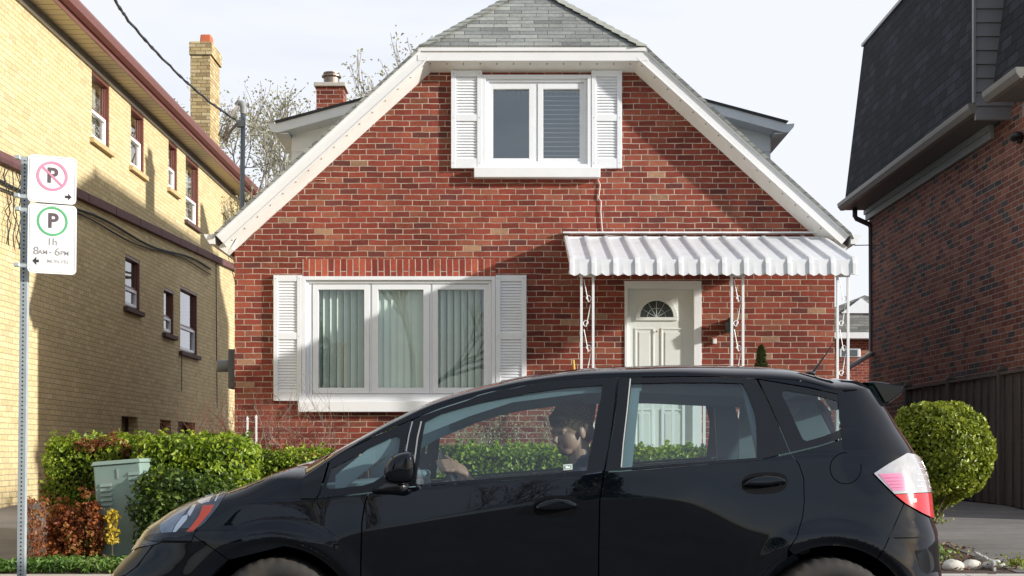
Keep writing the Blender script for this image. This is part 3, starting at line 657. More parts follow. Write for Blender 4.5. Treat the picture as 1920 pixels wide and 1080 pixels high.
for (a,b,c,d_,sb,fr_) in WN:
    x=-6.05; f=MB(); t=.05
    f.box(x-.06,x,a,a+t,c,d_); f.box(x-.06,x,b-t,b,c,d_); f.box(x-.06,x,a+t,b-t,d_-t,d_); f.box(x-.06,x,a+t,b-t,c,c+t)
    zm=c+(d_-c)*fr_; f.box(x-.05,x-.002,a+t,b-t,zm-.02,zm+.02)
    # outer brickmould reveals
    f.box(-6.049,-6.005,b+.002-.03,b-.001,c+.001,d_-.001); f.box(-6.049,-6.005,a+.001,b-.031,d_-.05,d_-.001)
    wo_=f.build('window',brown,YB,bevel=.004)
    s=MB(); s.box(x-.03,x+.012,a+t,a+t+.05,c+t,zm-.02); s.box(x-.03,x+.012,b-t-.05,b-t,c+t,zm-.02); s.box(x-.03,x+.012,a+t+.05,b-t-.05,c+t,c+t+.045); s.box(x-.03,x+.012,a+t+.05,b-t-.05,zm-.065,zm-.02); s.build('lower_sash',whitev,wo_)
    g=MB(); g.add([(x-.02,a+t,c+t),(x-.02,b-t,c+t),(x-.02,b-t,d_-t),(x-.02,a+t,d_-t)],[(0,1,2,3)]); g.build('pane',pane,wo_,fixn=False)
    g=MB(); n=14
    yy=np.linspace(a+t,b-t-.02,n)
    if sb and d_<5: yy=np.linspace(a+t,a+t+(b-a)*.3,n)
    for i in range(n): g.v+=[(x-.12-.02*(i%2),yy[i],c+t),(x-.12-.02*(i%2),yy[i],d_-t)]
    g.f=[(2*i,2*i+2,2*i+3,2*i+1) for i in range(n-1)]; g.m=[0]*(n-1); g.build('curtain',curt,wo_,fixn=False)
    s=MB(); s.box(-6.09,-5.935,a-.1,b+.08,c-.075,c-.002); s.build('sill',sill_b if sb else sill_y,wo_,bevel=.006)
for (a,b,c,d_) in BS:
    f=MB(); x=-6.15; f.box(x-.04,x,a,a+.05,c,d_); f.box(x-.04,x,b-.05,b,c,d_); f.box(x-.04,x,a+.05,b-.05,d_-.05,d_); f.box(x-.04,x,(a+b)/2-.02,(a+b)/2+.02,c,d_-.05)
    wo_=f.build('window',brownd,YB); g=MB(); g.add([(x-.02,a,c),(x-.02,b,c),(x-.02,b,d_),(x-.02,a,d_)],[(0,1,2,3)]); g.build('pane',glass_mat('basement_glass',(.12,.13,.14),1.6),wo_,fixn=False)
# belt course (sloping, following the photo)
bl=MB(); bz=lambda y: 4.47+(y-15.7)*.0405
y=11.0
while y<29.4:
    y1=y+1.30; bl.hexa([(-5.925,y,bz(y)),(-5.925,y1-.02,bz(y1)),(-6.01,y1-.02,bz(y1)),(-6.01,y,bz(y)),(-5.925,y,bz(y)+.13),(-5.925,y1-.02,bz(y1)+.13),(-6.01,y1-.02,bz(y1)+.13),(-6.01,y,bz(y)+.13)]); y=y1
bl.build('belt_course',mat('belt_brown',(.13,.06,.06),.7,var=.2),YB,bevel=.006)
fz=MB(); fz.box(-5.997,-5.975,9.6,29.6,6.575,6.605); fz.build('frieze',white,YB); fz=MB(); fz.box(-5.998,-5.985,9.6,29.6,6.606,6.70); fz.build('frieze_shadow_strip',mat('frieze_shade',(.22,.21,.19),.8),YB)  # grey strip paints the shadow band between frieze and soffit
sfz=MB(); sfz.box(-6.0,-5.66,9.5,29.75,6.70,6.72); sfz.build('soffit',stripes_mat('striped_soffit',(.62,.52,.34),(.30,.27,.16),1,.20,.86),YB)
fs=MB(); fs.box(-5.66,-5.635,9.5,29.8,6.66,6.86); fs.prism([(-5.635,0,6.72),(-5.60,0,6.72),(-5.55,0,6.76),(-5.53,0,6.84),(-5.53,0,6.87),(-5.635,0,6.87)],(0,9.5,0),(0,29.85,0)); fs.build('gutter',brown,YB)
sfr=MB(); sfr.box(-6.0,-5.66,29.62,29.8,6.66,6.70); sfr.build('end_fascia',brown,YB)
rf=MB(); rf.add([(-5.62,9.5,6.86),(-5.62,29.8,6.86),(-10,29.8,8.3),(-10,9.5,8.3),(-14.4,9.5,6.86),(-14.4,29.8,6.86)],[(0,1,2,3),(3,2,5,4),(0,3,4),(1,5,2)]); rf.build('roof',blackshingle,YB,fixn=False)
# yellow chimney
cy=28.0; cx0,cx1=hx(357,cy),hx(394,cy)
c=MB(); c.box(cx0,cx1,cy,cy+.9,6.9,hz(103,cy)); c.box(cx0-.02,cx1+.04,cy-.03,cy+.94,hz(103,cy)+.001,hz(79,cy)); c.box(cx0+.01,cx1-.0,cy+.01,cy+.9,hz(79,cy)+.001,hz(79,cy)+.02)
co=c.build('chimney',chimbrick,YB); c=MB(); mmx=hx(379,cy); c.hexa([(mmx-.13,cy+.3,hz(79,cy)+.02),(mmx+.12,cy+.3,hz(79,cy)+.02),(mmx+.12,cy+.6,hz(79,cy)+.02),(mmx-.13,cy+.6,hz(79,cy)+.02),(mmx-.11,cy+.32,hz(55,cy)),(mmx+.10,cy+.32,hz(55,cy)),(mmx+.10,cy+.58,hz(55,cy)),(mmx-.11,cy+.58,hz(55,cy))]); c.build('chimney_pot',mat('terracotta',(.55,.14,.06),.7),co,bevel=.02)
# cables along the yellow wall
cb=MB()
for k,(r,dz) in enumerate(((.018,-.18),(.012,-.25))):
    pts=[(-5.96,y_,bz(y_)+dz-.05*math.sin((y_-15)*1.1+k)*(1 if k<2 else 2)) for y_ in np.arange(14.5,27,.5)]
    cb.tube(pts,r,6)
for i in range(5):
    y0=15.75+i*.11; z=4.3
    pts=[(-5.95,y0,4.45)]
    for j in range(7): pts.append((-5.94+RNG.normal()*.01,y0+RNG.normal()*.06,4.45-(j+1)*.13))
    cb.tube(pts,.007,5)
cb.tube([(-5.96,27.0,4.9),(-5.96,27.1,2.0)],.010,5); cb.tube([(-5.96,24.2,2.85),(-5.96,24.2,2.2)],.008,5)
cb.build('cables',mat('cable_black',(.03,.03,.03),.7),YB,smooth=True)
# ---- right townhouse
RB=thing('townhouse','dark brown brick townhouse with steep black shingled mansard roof','house',(6.1,19,.45))
mb=MB(); mb.box(6.1,14,15.25,22.9,.2,5.30); mb.build('wall',darkbrick,RB)
fr=MB(); fr.box(6.045,6.098,16.95,22.95,5.06,5.16); fr.box(6.02,6.098,16.95,22.97,5.161,5.24); fr.box(6.045,6.098,15.2,15.88,5.06,5.24); fr.build('frieze',mat('frieze_grey',(.33,.35,.34),.5,var=.08),RB,bevel=.004)
sf2=MB(); sf2.box(5.66,6.1,16.45,22.98,5.245,5.262); sf2.box(5.66,6.1,14.86,15.9,5.245,5.262); sf2.build('soffit',mat('soffit_dark',(.16,.15,.14),.6),RB)
gu2=MB()
for y0,y1 in ((16.40,23.0),(14.86,15.92)):
    gu2=MB(); gu2.prism([(5.70,0,5.24),(5.63,0,5.24),(5.585,0,5.30),(5.575,0,5.36),(5.60,0,5.365),(5.70,0,5.365)],(0,y0,0),(0,y1,0)); gu2.build('gutter',bronze,RB,bevel=.004)
mn=MB()
def mans(y0,y1):
    P=[(5.70,y0,5.37),(5.70,y1,5.37),(6.02,y1-.02,8.05),(6.02,y0+.0,8.05),(9,y0,5.37),(9,y1,5.37),(9,y1,8.05),(9,y0,8.05)]
    mn.add(P,[(0,1,2,3),(0,3,7,4),(1,5,6,2),(3,2,6,7)])
mans(16.45,22.98); mans(14.88,15.9); mo_=mn.build('mansard_roof',blackshingle,RB,fixn=True)
cp2=MB(); cp2.box(5.99,6.2,16.45,23.0,8.052,8.10); cp2.box(5.99,6.2,14.88,15.9,8.052,8.10); cp2.build('parapet_cap',trimgrey,mo_)
sd=MB(); z=5.16
while z<8.0:
    sd.add([(5.67,16.385,z),(6.12,16.385,z),(6.12,16.405,z+.165),(5.67,16.405,z+.165),(5.67,16.44,z),(6.12,16.44,z),(6.12,16.44,z+.165),(5.67,16.44,z+.165)],[(0,1,2,3),(0,4,5,1),(0,3,7,4)]); z+=.17
sd.box(6.12,6.15,16.38,16.44,5.1,8.05); sd.box(5.64,5.67,16.38,16.44,5.37,8.05)
sd.build('siding',vinylgrey,RB)
# upper box between mansards
bx=MB(); bx.box(6.16,9,15.905,16.38,5.31,8.0); bx.build('upper_wall',darkbrick,RB)
dp=MB(); Yd=22.75
dp2=MB(); dp2.tube([(hx(1631,Yd),Yd-.09,hz(664,Yd)),(hx(1580,Yd),Yd-.4,hz(692,Yd))],.042,10); dp2.build('downspout_leader',mat('leader_pale',(.62,.60,.58),.4),RB,smooth=True)
dp.tube([(hx(1603,Yd),Yd,hz(386,Yd)),(hx(1603,Yd),Yd,hz(405,Yd)),(hx(1606,Yd),Yd,hz(410,Yd)),(hx(1630,Yd),Yd,hz(421,Yd)),(hx(1633,Yd),Yd,hz(427,Yd)),(hx(1634,Yd),Yd,hz(660,Yd)),(hx(1631,Yd),Yd-.05,hz(664,Yd))],.042,10)
dp.build('downspout',mat('downspout_brown',(.07,.05,.045),.4),RB,smooth=True)
sl_=MB(); sl_.sphere((6.03,16.05,hz(256,16.05)),(.07,.13,.055),14,8); sl_.box(6.05,6.1,16.0,16.1,4.8,4.9); sl_.build('security_light',mat('black_plastic',(.015,.015,.015),.4),RB,smooth=True)
# ---- fence
FN=thing('board_fence','tall dark brown wooden board fence along the right driveway','fence',(5.92,17,.45))
wood=mat('dark_fence_wood',(.085,.070,.060),.85,var=.4,scale=5,stretch=(3,3,.4),bump=.004)
fb=MB(); y=14.35; k=0
while y<20.1:
    wv=.135; zt=2.02+RNG.normal()*.004; xo=0 if k%2 else .018
    fb.box(5.90+xo,5.918+xo,y,y+wv-.012,gz(y)+.02,zt); y+=wv; k+=1
fb.build('boards',wood,FN)
fb=MB(); fb.box(5.875,5.96,14.3,20.2,2.025,2.06); fb.box(5.94,5.98,14.3,20.2,.8,.88); fb.box(5.94,5.98,14.3,20.2,1.7,1.78); fb.build('top_rail',mat('weathered_rail',(.11,.09,.075),.85,var=.3),FN)
for y in (14.3,16.2,18.1,20.05):
    fb=MB(); fb.box(5.87,5.97,y-.05,y+.05,.35,2.08); fb.hexa([(5.86,y-.06,2.085),(5.98,y-.06,2.085),(5.98,y+.06,2.085),(5.86,y+.06,2.085),(5.89,y-.03,2.14),(5.95,y-.03,2.14),(5.95,y+.03,2.14),(5.89,y+.03,2.14)]); fb.build('fence_post',wood,FN)
# ---- background between houses
BG=thing('background_house','distant red brick house with grey gable roof seen between the houses','house',(8.5,34,.45))
Yg=34
b=MB(); b.box(6.9,12,Yg,Yg+8,.4,3.95); b.build('wall',redbrick,BG)
b=MB(); gpk=hx(1608,Yg); b.prism([(gpk-2.2,0,4.13),(gpk+3.2,0,4.13),(gpk+.1,0,hz(556,Yg))],(0,Yg-.3,0),(0,Yg+8,0)); b.build('roof',shingle,BG)
b=MB(); b.box(6.7,12,Yg-.3,Yg-.001,3.96,3.99); b.box(6.7,12,Yg-.33,Yg-.301,3.97,4.12); b.build('fascia',white,BG)
b=MB(); b.prism([(gpk-.5,0,4.6),(gpk+.5,0,4.6),(gpk,0,hz(562,Yg))],(0,Yg-.35,0),(0,Yg-.31,0)); b.build('gable_trim',siding,BG)
b=MB(); wx0,wx1=hx(1573,Yg),hx(1613,Yg); b.box(wx0,wx1,Yg-.04,Yg-.002,hz(670,Yg),hz(653,Yg)); wo2=b.build('window',whitev,BG,bevel=.02); b=MB(); b.box(wx0+.08,wx1-.08,Yg-.05,Yg-.042,hz(668,Yg),hz(656,Yg)); b.build('pane',mat('pane_grey',(.12,.15,.16),.1),wo2)
BW=MB(); BW.box(5.3,6.08,25.5,25.8,.4,hz(671,25.5)); BW.box(4.6,5.3,25.5,25.8,.4,hz(671,25.5)); bw=BW.build('block_wall',block,origin=(5.5,25.6,.45)); tag(bw,'low grey block wall behind the gap between the houses','wall')
# ================================================================ car surface
def ip(x,xs,ys):
    xs=np.asarray(xs,float); ys=np.asarray(ys,float); x=np.clip(np.asarray(x,float),xs[0],xs[-1])
    h=np.diff(xs); d=np.diff(ys)/h
    m=np.zeros(len(xs)); m[0]=d[0]; m[-1]=d[-1]
    for i in range(1,len(xs)-1):
        m[i]=0 if d[i-1]*d[i]<=0 else 2*d[i-1]*d[i]/(d[i-1]+d[i])
    i=np.clip(np.searchsorted(xs,x)-1,0,len(xs)-2); t=(x-xs[i])/h[i]
    return (2*t**3-3*t**2+1)*ys[i]+(t**3-2*t**2+t)*h[i]*m[i]+(-2*t**3+3*t**2)*ys[i+1]+(t**3-t**2)*h[i]*m[i+1]
XS,XR=-0.95,1.50
TX=[-0.95,-0.75,-0.55,-0.35,-0.15,0.1,0.35,0.6,0.85,1.1,1.3,1.5]
TZ=[1.055,1.158,1.264,1.356,1.416,1.469,1.5,1.512,1.52,1.517,1.506,1.458]
NX=[-1.87, -1.95, -1.914, -1.849, -1.784, -1.745, -1.648, -1.503, -1.305, -0.95]
NZ=[0.15,0.35,0.5,0.58,0.65,0.72,0.79,0.86,0.92,1.055]
RX=[2.12,2.10,2.05,2.038,2.008,2.0,1.955,1.865,1.802,1.735,1.685,1.5]
RZ=[0.15,0.4,0.55,0.7,0.8,0.9,1.05,1.2,1.3,1.38,1.43,1.458]
KN,KR=5.2,3.6
WXF,WXR,WZ=-1.065,1.437,.30
def sm(t): t=np.clip(t,0,1); return t*t*(3-2*t)
def crown(x): return ip(x,[-.95,-.75,-.5,0,.6,1.1,1.5],[.10,.062,.052,.055,.065,.085,.085])
def zc(x): return ip(x,[-1.4,-1.1,-.85,-.65,.6,.78,1.08,1.40,1.6],[.69,.685,.685,.732,.882,.865,.735,.67,.66])
def zb(x): return ip(x,[-1,-.87,.34,1.25,1.5],[.865,.88,1.0,1.07,1.08])
def side(x,z):
    w=.8475+0*x
    c=zc(x); d=z-c; s=.008+.05*sm((x-.70)/.18)
    up=.5*(d+np.sqrt(d*d+s*s)); dn=.5*(-d+np.sqrt(d*d+s*s))
    am=(1-sm((x-1.42)/.25))*sm((x+1.62)/.3)
    w=w-am*(.16*up+.10*dn)-(1-am)*.35*np.clip(z-.60,-.3,.6)**2
    w=w+.05*sm((.38-z)/.2)-.08*sm((.24-z)/.15)
    for cx in (WXF,WXR):
        r=np.sqrt((x-cx)**2+(z-WZ)**2); w=w-.018*sm((.405-r)/.03)+.010*sm((.50-r)/.09)
    b=zb(x); t=z-b
    tp=.5*(t+np.sqrt(t*t+.012**2))
    return w-.22*tp-.02*np.clip(t,0,1)**2
def Tt(x): return ip(x,TX,TZ)
def Ee(x): return Tt(x)-crown(x)
def Ww(x,z):
    x=np.asarray(x,float); z=np.asarray(z,float); x,z=np.broadcast_arrays(x,z)
    xc=np.clip(x,XS,XR); t=Tt(xc); e=t-crown(xc); q=np.clip((z-e)/(t-e),0,1)
    w=np.where(z>=t,0,side(xc,np.minimum(z,e))*np.sqrt(np.clip(1-q*q,0,1)))
    # bumper lips keep wheel-arch detail beyond the taper start
    w2=side(x,np.minimum(z,e)); w=np.where((x<XS)|(x>XR),np.where(z<e,w2,w),w)
    xn=ip(z,NZ,NX); xr=ip(z,RZ,RX)
    un=np.clip((XS-x)/np.maximum(XS-xn,1e-4),0,None); ur=np.clip((x-XR)/np.maximum(xr-XR,1e-4),0,None)
    fn=np.where(x<XS,np.clip(1-un**KN,0,1)**(1/KN),1); fr=np.where(x>XR,np.clip(1-ur**KR,0,1)**(1/KR),1)
    return w*fn*fr
def nrmW(x,z):
    h=.002; fx=(Ww(x+h,z)-Ww(x-h,z))/(2*h); fz=(Ww(x,z+h)-Ww(x,z-h))/(2*h)
    n=np.stack([-fx,-np.ones_like(fx),-fz],-1); return n/np.linalg.norm(n,axis=-1,keepdims=True)
YS=np.linspace(5.95,6.84,240)
def hit(px,py):
    """points of the photograph's outline carried onto the body surface"""
    px=np.asarray(px,float)[:,None]; py=np.asarray(py,float)[:,None]
    def g(Y): return (YC-Y)-Ww((px-960)*Y/F,CZ+(850-py)*Y/F)
    G=g(YS[None,:]); neg=G<=0; has=neg.any(1); i=np.where(has,neg.argmax(1),np.argmin(G,1)); i=np.maximum(i,1)
    a=YS[i-1][:,None].copy(); b=YS[i][:,None].copy()
    for _ in range(24):
        m=(a+b)/2; gm=g(m)>0; a=np.where(gm,m,a); b=np.where(gm,b,m)
    Y=np.where(has[:,None],(a+b)/2,YS[i][:,None])
    x=((px-960)*Y/F)[:,0]; z=(CZ+(850-py)*Y/F)[:,0]; return x,z,YC-Y[:,0]
def inset(poly,d):
    # shrink a polygon
    A=sum(poly[i][0]*poly[(i+1)%len(poly)][1]-poly[(i+1)%len(poly)][0]*poly[i][1] for i in range(len(poly)))
    s=1 if A>0 else -1; out=[]; n=len(poly)
    for i in range(n):
        p0,p,p1=poly[i-1],poly[i],poly[(i+1)%n]
        a=Vector((p[0]-p0[0],p[1]-p0[1])); b=Vector((p1[0]-p[0],p1[1]-p[1]))
        if a.length<1e-6 or b.length<1e-6: out.append(p); continue
        a.normalize(); b.normalize(); na=Vector((-a.y,a.x))*s; nb=Vector((-b.y,b.x))*s
        m=(na+nb); 
        if m.length<1e-3: out.append(p); continue
        m.normalize(); k=d/max(.4,m.dot(na)); out.append((p[0]+m.x*k,p[1]+m.y*k))
    return out
def smooth_poly(poly,it=1):
    for _ in range(it):
        o=[]
        for i,p in enumerate(poly):
            q=poly[(i+1)%len(poly)]; o.append((p[0]*.75+q[0]*.25,p[1]*.75+q[1]*.25)); o.append((p[0]*.25+q[0]*.75,p[1]*.25+q[1]*.75))
        poly=o
    return poly
def build_faces(name,P,faces,nrm,flat_from,m,parent,mirror=False):
    """P verts, faces, nrm per-vertex normals (None -> flat)"""
    P=np.array(P,float); 
    if mirror: P=P.copy(); P[:,1]=2*YC-P[:,1]; faces=[tuple(reversed(f)) for f in faces]
    me=bpy.data.meshes.new(name); me.from_pydata([tuple(p) for p in P],[],faces); me.materials.append(m)
    me.polygons.foreach_set('use_smooth',[True]*len(faces))
    N3=np.array(nrm,float)
    if mirror: N3=N3*np.array([1,-1,1])
    me.update()
    vi=np.zeros(len(me.loops),np.int32); me.loops.foreach_get('vertex_index',vi)
    ln=N3[vi].copy()
    for p in me.polygons:
        if p.index>=flat_from:
            nn_=np.array(p.normal)
            for li in p.loop_indices: ln[li]=nn_
    me.normals_split_custom_set([tuple(v) for v in ln])
    o=bpy.data.objects.new(name,me); SC.collection.objects.link(o)
    if parent is not None:
        w=Vector((0,0,0)); p=parent
        while p is not None: w+=p.location; p=p.parent
        o.parent=parent; o.location=-w
    return o
def panel(name,poly,m,holes=(),parent=None,sp=6.0,off=0.0,gap=.8,both=True,flange=.012,smooth=0,extra=(),hsmooth=0,xz=False,parent2=None):
    if smooth: poly=smooth_poly(poly,smooth)
    holes=[smooth_poly(h,hsmooth) if hsmooth else h for h in holes]
    if gap: poly=inset(poly,gap)
    if xz:
        vs,tr=cdt(poly,holes,sp,extra); x=np.array([v[0] for v in vs]); z=np.array([v[1] for v in vs]); w=Ww(x,z)
    else:
        vs,tr=cdt(poly,holes,sp,extra); x,z,w=hit([v[0] for v in vs],[v[1] for v in vs])
    n=nrmW(x,z)
    P=np.stack([x,YC-w,z],-1)+n*off
    # orientation: want outward (-Y) ; image coords y down
    fs=[]
    for a,b,c in tr:
        va,vb,vc=P[a],P[b],P[c]; cr=np.cross(vb-va,vc-va)
        fs.append((a,b,c) if cr.dot(n[a])>0 else (a,c,b))
    ed={}
    for t in fs:
        for a,b in ((t[0],t[1]),(t[1],t[2]),(t[2],t[0])): ed[(a,b)]=1
    k=len(P); ids={}; P2=list(map(tuple,P)); N2=list(map(tuple,n)); nf=len(fs)
    if flange:
        for (a,b) in list(ed):
            if (b,a) in ed: continue
            i0=len(P2); 
            for q in (a,b): P2.append(tuple(P[q])); N2.append(tuple(n[q]))
            for q in (b,a): P2.append(tuple(P[q]+np.array([0,flange,0]))); N2.append(tuple(n[q]))
            fs.append((i0+1,i0,i0+3,i0+2))
    o=build_faces(name,P2,fs,N2,nf,m,parent)
    if both: build_faces(name,P2,fs,N2,nf,m,parent2 or parent,mirror=True)
    return o
def grid_patch(name,fn,us,vs,m,parent,off=0.0,both=False):
    U,V=np.meshgrid(us,vs); P,Nn=fn(U,V); P=P+Nn*off; nu,nv=len(us),len(vs)
    P=P.reshape(-1,3); Nn=Nn.reshape(-1,3)
    fs=[]
    for j in range(nv-1):
        for i in range(nu-1):
            a,b,c,d=j*nu+i,j*nu+i+1,(j+1)*nu+i+1,(j+1)*nu+i
            cr=np.cross(P[b]-P[a],P[c]-P[a]); 
            if np.linalg.norm(cr)<1e-12: cr=np.cross(P[c]-P[a],P[d]-P[a])
            fs.append((a,b,c,d) if cr.dot(Nn[a]+Nn[c])>0 else (a,d,c,b))
    return build_faces(name,P,fs,Nn,len(fs),m,parent)
def numn(P,fn,U,V,h=1e-3):
    Pu=fn(U+h,V)-fn(U-h,V); Pv=fn(U,V+h)-fn(U,V-h); n=np.cross(Pu,Pv); l=np.linalg.norm(n,axis=-1,keepdims=True); n=n/np.maximum(l,1e-12)
    c=np.array([.1,YC,.7]); s=np.sign(((P-c)*n).sum(-1,keepdims=True)); s[s==0]=1; return n*s
# upper skin: station x, angle a in [-1,1] (0 centre, +-1 side edge)
def top_pt(x,a):
    t=Tt(x); e=t-crown(x); w=side(x,e); an=np.clip(a,-1,1)*math.pi/2
    return np.stack([x+0*a, YC-w*np.sin(an), e+(t-e)*np.cos(an)],-1)
def top_fn(U,V): P=top_pt(U,V); return P,numn(P,top_pt,U,V)
# nose and tail shells: height z, angle
def nose_pt(z,a):
    xn=ip(z,NZ,NX); w=np.where(True,Ww(XS-1e-6+0*z,z),0); th=a*math.pi/2 # a in [-1,1], 0 = nose tip
    s=np.abs(np.cos(th))**(2/KN); c=np.sign(a)*np.abs(np.sin(th))**(2/KN)
    return np.stack([XS-(XS-xn)*s, YC-w*c, z+0*a],-1)
def tail_pt(z,a):
    xr=ip(z,RZ,RX); w=Ww(XR+1e-6+0*z,z); th=a*math.pi/2
    s=np.abs(np.cos(th))**(2/KR); c=np.sign(a)*np.abs(np.sin(th))**(2/KR)
    return np.stack([XR+(xr-XR)*s, YC-w*c, z+0*a],-1)
def mkfn(f):
    def g(U,V): P=f(U,V); return P,numn(P,f,U,V)
    return g
# ---------------------------------------------------------------- materials
paint,N_,L_,b_=base_mat('black_car_paint')
b_.inputs['Base Color'].default_value=(.0018,.0028,.0056,1); b_.inputs['Roughness'].default_value=.25; b_.inputs['Coat Weight'].default_value=1; b_.inputs['Coat Roughness'].default_value=.012; b_.inputs['Coat IOR'].default_value=1.50; b_.inputs['Specular IOR Level'].default_value=0
nz_=N_.new('ShaderNodeTexNoise'); nz_.inputs['Scale'].default_value=60; tcx=N_.new('ShaderNodeTexCoord'); L_.new(tcx.outputs['Object'],nz_.inputs['Vector'])
r_=N_.new('ShaderNodeMapRange'); r_.inputs['From Min'].default_value=.45; r_.inputs['From Max'].default_value=.8; r_.inputs['To Min'].default_value=.01; r_.inputs['To Max'].default_value=.07; L_.new(nz_.outputs['Fac'],r_.inputs['Value']); L_.new(r_.outputs[0],b_.inputs['Coat Roughness'])
n2_=N_.new('ShaderNodeTexNoise'); n2_.inputs['Scale'].default_value=2.2; n2_.inputs['Detail'].default_value=2; L_.new(tcx.outputs['Object'],n2_.inputs['Vector']); bp_=N_.new('ShaderNodeBump'); bp_.inputs['Distance'].default_value=.004; bp_.inputs['Strength'].default_value=.35; L_.new(n2_.outputs['Fac'],bp_.inputs['Height']); L_.new(bp_.outputs[0],b_.inputs['Coat Normal'])
trim=mat('black_trim',(.012,.013,.016),.32,var=.1,spec=.5)
satin=mat('satin_black_frame',(.006,.007,.009),.22,var=.05,spec=.45)
rubber=mat('tyre_rubber',(.030,.027,.024),.8,var=.35,scale=9,dirt=((.10,.075,.05),5,.6),bump=.001)
liner=mat('black_liner',(.003,.003,.0034),.9,spec=.0)
chrome=mat('bright_trim',(.55,.55,.52),.25,metal=.8,var=.05)
cglass=glass_mat('car_glass',(.82,.92,.91),1.52,gain=2.2)
rglass=glass_mat('car_rear_glass',(.55,.68,.67),1.52)
plast=mat('interior_grey',(.15,.22,.25),.6,var=.08)  # teal cast puts sky reflection and window tint into the plastic colour
fabric=mat('seat_fabric',(.06,.075,.095),.95,var=.2,scale=40)
lining=mat('headliner',(.30,.38,.41),.9,var=.05)
CAR=thing('car','glossy black hatchback driving past in front of the red brick house','car',(0,YC,0))
# ---------------------------------------------------------------- shell pieces
xs=np.concatenate([np.linspace(XS,-.7,16),np.linspace(-.68,1.5,90)])
xi=xs
grid_patch('hood',mkfn(lambda U,V: top_pt(U,V)),np.linspace(XS,-.86,8),np.linspace(-1,1,61),paint,CAR)
# nose shell : bonnet upper part and bumper, lower part
zz1=np.concatenate([np.linspace(.735,.9,30),np.linspace(.905,1.0549,40)])
grid_patch('bonnet',mkfn(nose_pt),zz1,np.linspace(-1,1,121),paint,CAR,off=-.002)
grid_patch('front_bumper',mkfn(nose_pt),np.linspace(.22,.733,50),np.linspace(-.83,.83,101),paint,CAR,off=-.003)
ws=mkfn(top_pt)
A_=np.linspace(-.80,.80,41)
grid_patch('windshield',ws,np.linspace(-.86,-.06,40),A_,cglass,CAR,off=-.003)
for sg in (-1,1): grid_patch('windshield_pillar',ws,np.linspace(-.86,-.05,40),np.linspace(.80,1,12)*sg,paint,CAR)
grid_patch('roof',ws,np.linspace(-.055,XR,80),np.linspace(-1,1,71),paint,CAR)
# tail: upper, glass and hatch
grid_patch('tailgate',mkfn(tail_pt),np.linspace(.68,1.02,40),np.linspace(-.9,.9,81),paint,CAR,off=-.003)
for sg in (-1,1): grid_patch('rear_pillar',mkfn(tail_pt),np.linspace(1.02,1.4579,50),np.linspace(.52,1,40)*sg,paint,CAR,off=-.002)
grid_patch('tailgate_top',mkfn(tail_pt),np.linspace(1.40,1.4579,14),np.linspace(-.53,.53,41),paint,CAR,off=-.002)
grid_patch('rear_window',mkfn(tail_pt),np.linspace(1.02,1.40,20),np.linspace(-.52,.52,41),rglass,CAR,off=-.004)
grid_patch('rear_bumper',mkfn(tail_pt),np.linspace(.22,.678,40),np.linspace(-.74,.74,101),paint,CAR,off=-.003)
# ---------------------------------------------------------------- side panels (photo outline -> body surface)
def pxz(x,z):
    Y=YC-Ww(x,z); return (float(960+x*F/Y),float(850-(z-CZ)*F/Y))
def arcpx(cx,r,a0,a1,n=28):
    return [pxz(cx+r*math.cos(math.radians(a0+(a1-a0)*i/n)),WZ+r*math.sin(math.radians(a0+(a1-a0)*i/n))) for i in range(n+1)]
BOT=850+(CZ-.2)*F/6.0
def Eline(x0,x1,n=24): return [pxz(x,Ee(x)-.0005) for x in np.linspace(x0,x1,n)]
def crease(x0,x1):
    out=[]
    for x in np.arange(x0,x1,.012):
        z=float(zc(x))
        for d in (-.016,-.006,.004,.014): out.append(pxz(x,z+d))
    return out
def archrings(cx):
    o=[]
    for r in (.378,.385,.392,.40,.408,.42): o+=arcpx(cx,r,8,172,60)
    return o
FA=arcpx(WXF,.365,168,12); RA=arcpx(WXR,.365,168,12)
headtop=(427,922)
# fender: behind headlight, up to cowl patch, to door shutline
fender=[(427,921),(455,911),(480,902)]+Eline(-.945,-.86,5)+[(596,866),(575,880),(548,905),(537,937),(592,935),(691,925),(690,928),(683,947),(678,980),(676,1060),(675,BOT),FA[-1]]
fender=[(427,921),(455,912),(482,903),(510,893),(540,884),(566,873),(592,862),(604,857.5),(613,858),(598,866),(575,880),(556,895),(545,912),(538,937),(592,935.5),(691,925),(683,947),(678,980),(676,1060),(675,BOT-4)]+list(reversed(FA))[:-14]+[(428,1049),(411,1037),(361,1003),(385,980),(409,950)]
panel('front_fender',fender,paint,parent=CAR,sp=5.5,extra=crease(-1.3,-.6)+archrings(WXF))
bump=[(361,1003),(411,1037),(428,1049)]+list(reversed(FA))[-16:]+[(340,BOT-6),(262,1200),(236,1140),(222,1098),(218,1088),(236,1078),(258,1062),(272,1042),(288,1022.5),(318,1011.5)]
panel('bumper_corner',bump,paint,parent=CAR,sp=6,off=.001,extra=archrings(WXF))
grille=[(246,1036),(262,1027),(287,1022),(272,1042),(256,1063),(236,1078),(214,1085),(212,1072),(230,1050)]
panel('grille',grille,trim,parent=CAR,sp=5,off=.001)
fd=[(691,924.5),(763,913.5),(1099,889.5),(1132,885),(1127,919),(1124,939),(1122,1040),(1121,BOT-4),(676,BOT-4),(677,1060),(679,980),(684,947)]
doorF=thing('front_door','','',(-.2,YC,.6)); doorR=thing('rear_door','','',(.8,YC,.6))
for d_ in (doorF,doorR):
    del d_['label']; del d_['category']; d_.parent=CAR; d_.location=Vector((d_.location.x,0,.6))
def P2(o): # keep doors' children in world coordinates
    return o
cr1=crease(-.7,.72)
panel('door_skin',fd,paint,parent=doorF,sp=7,extra=cr1)
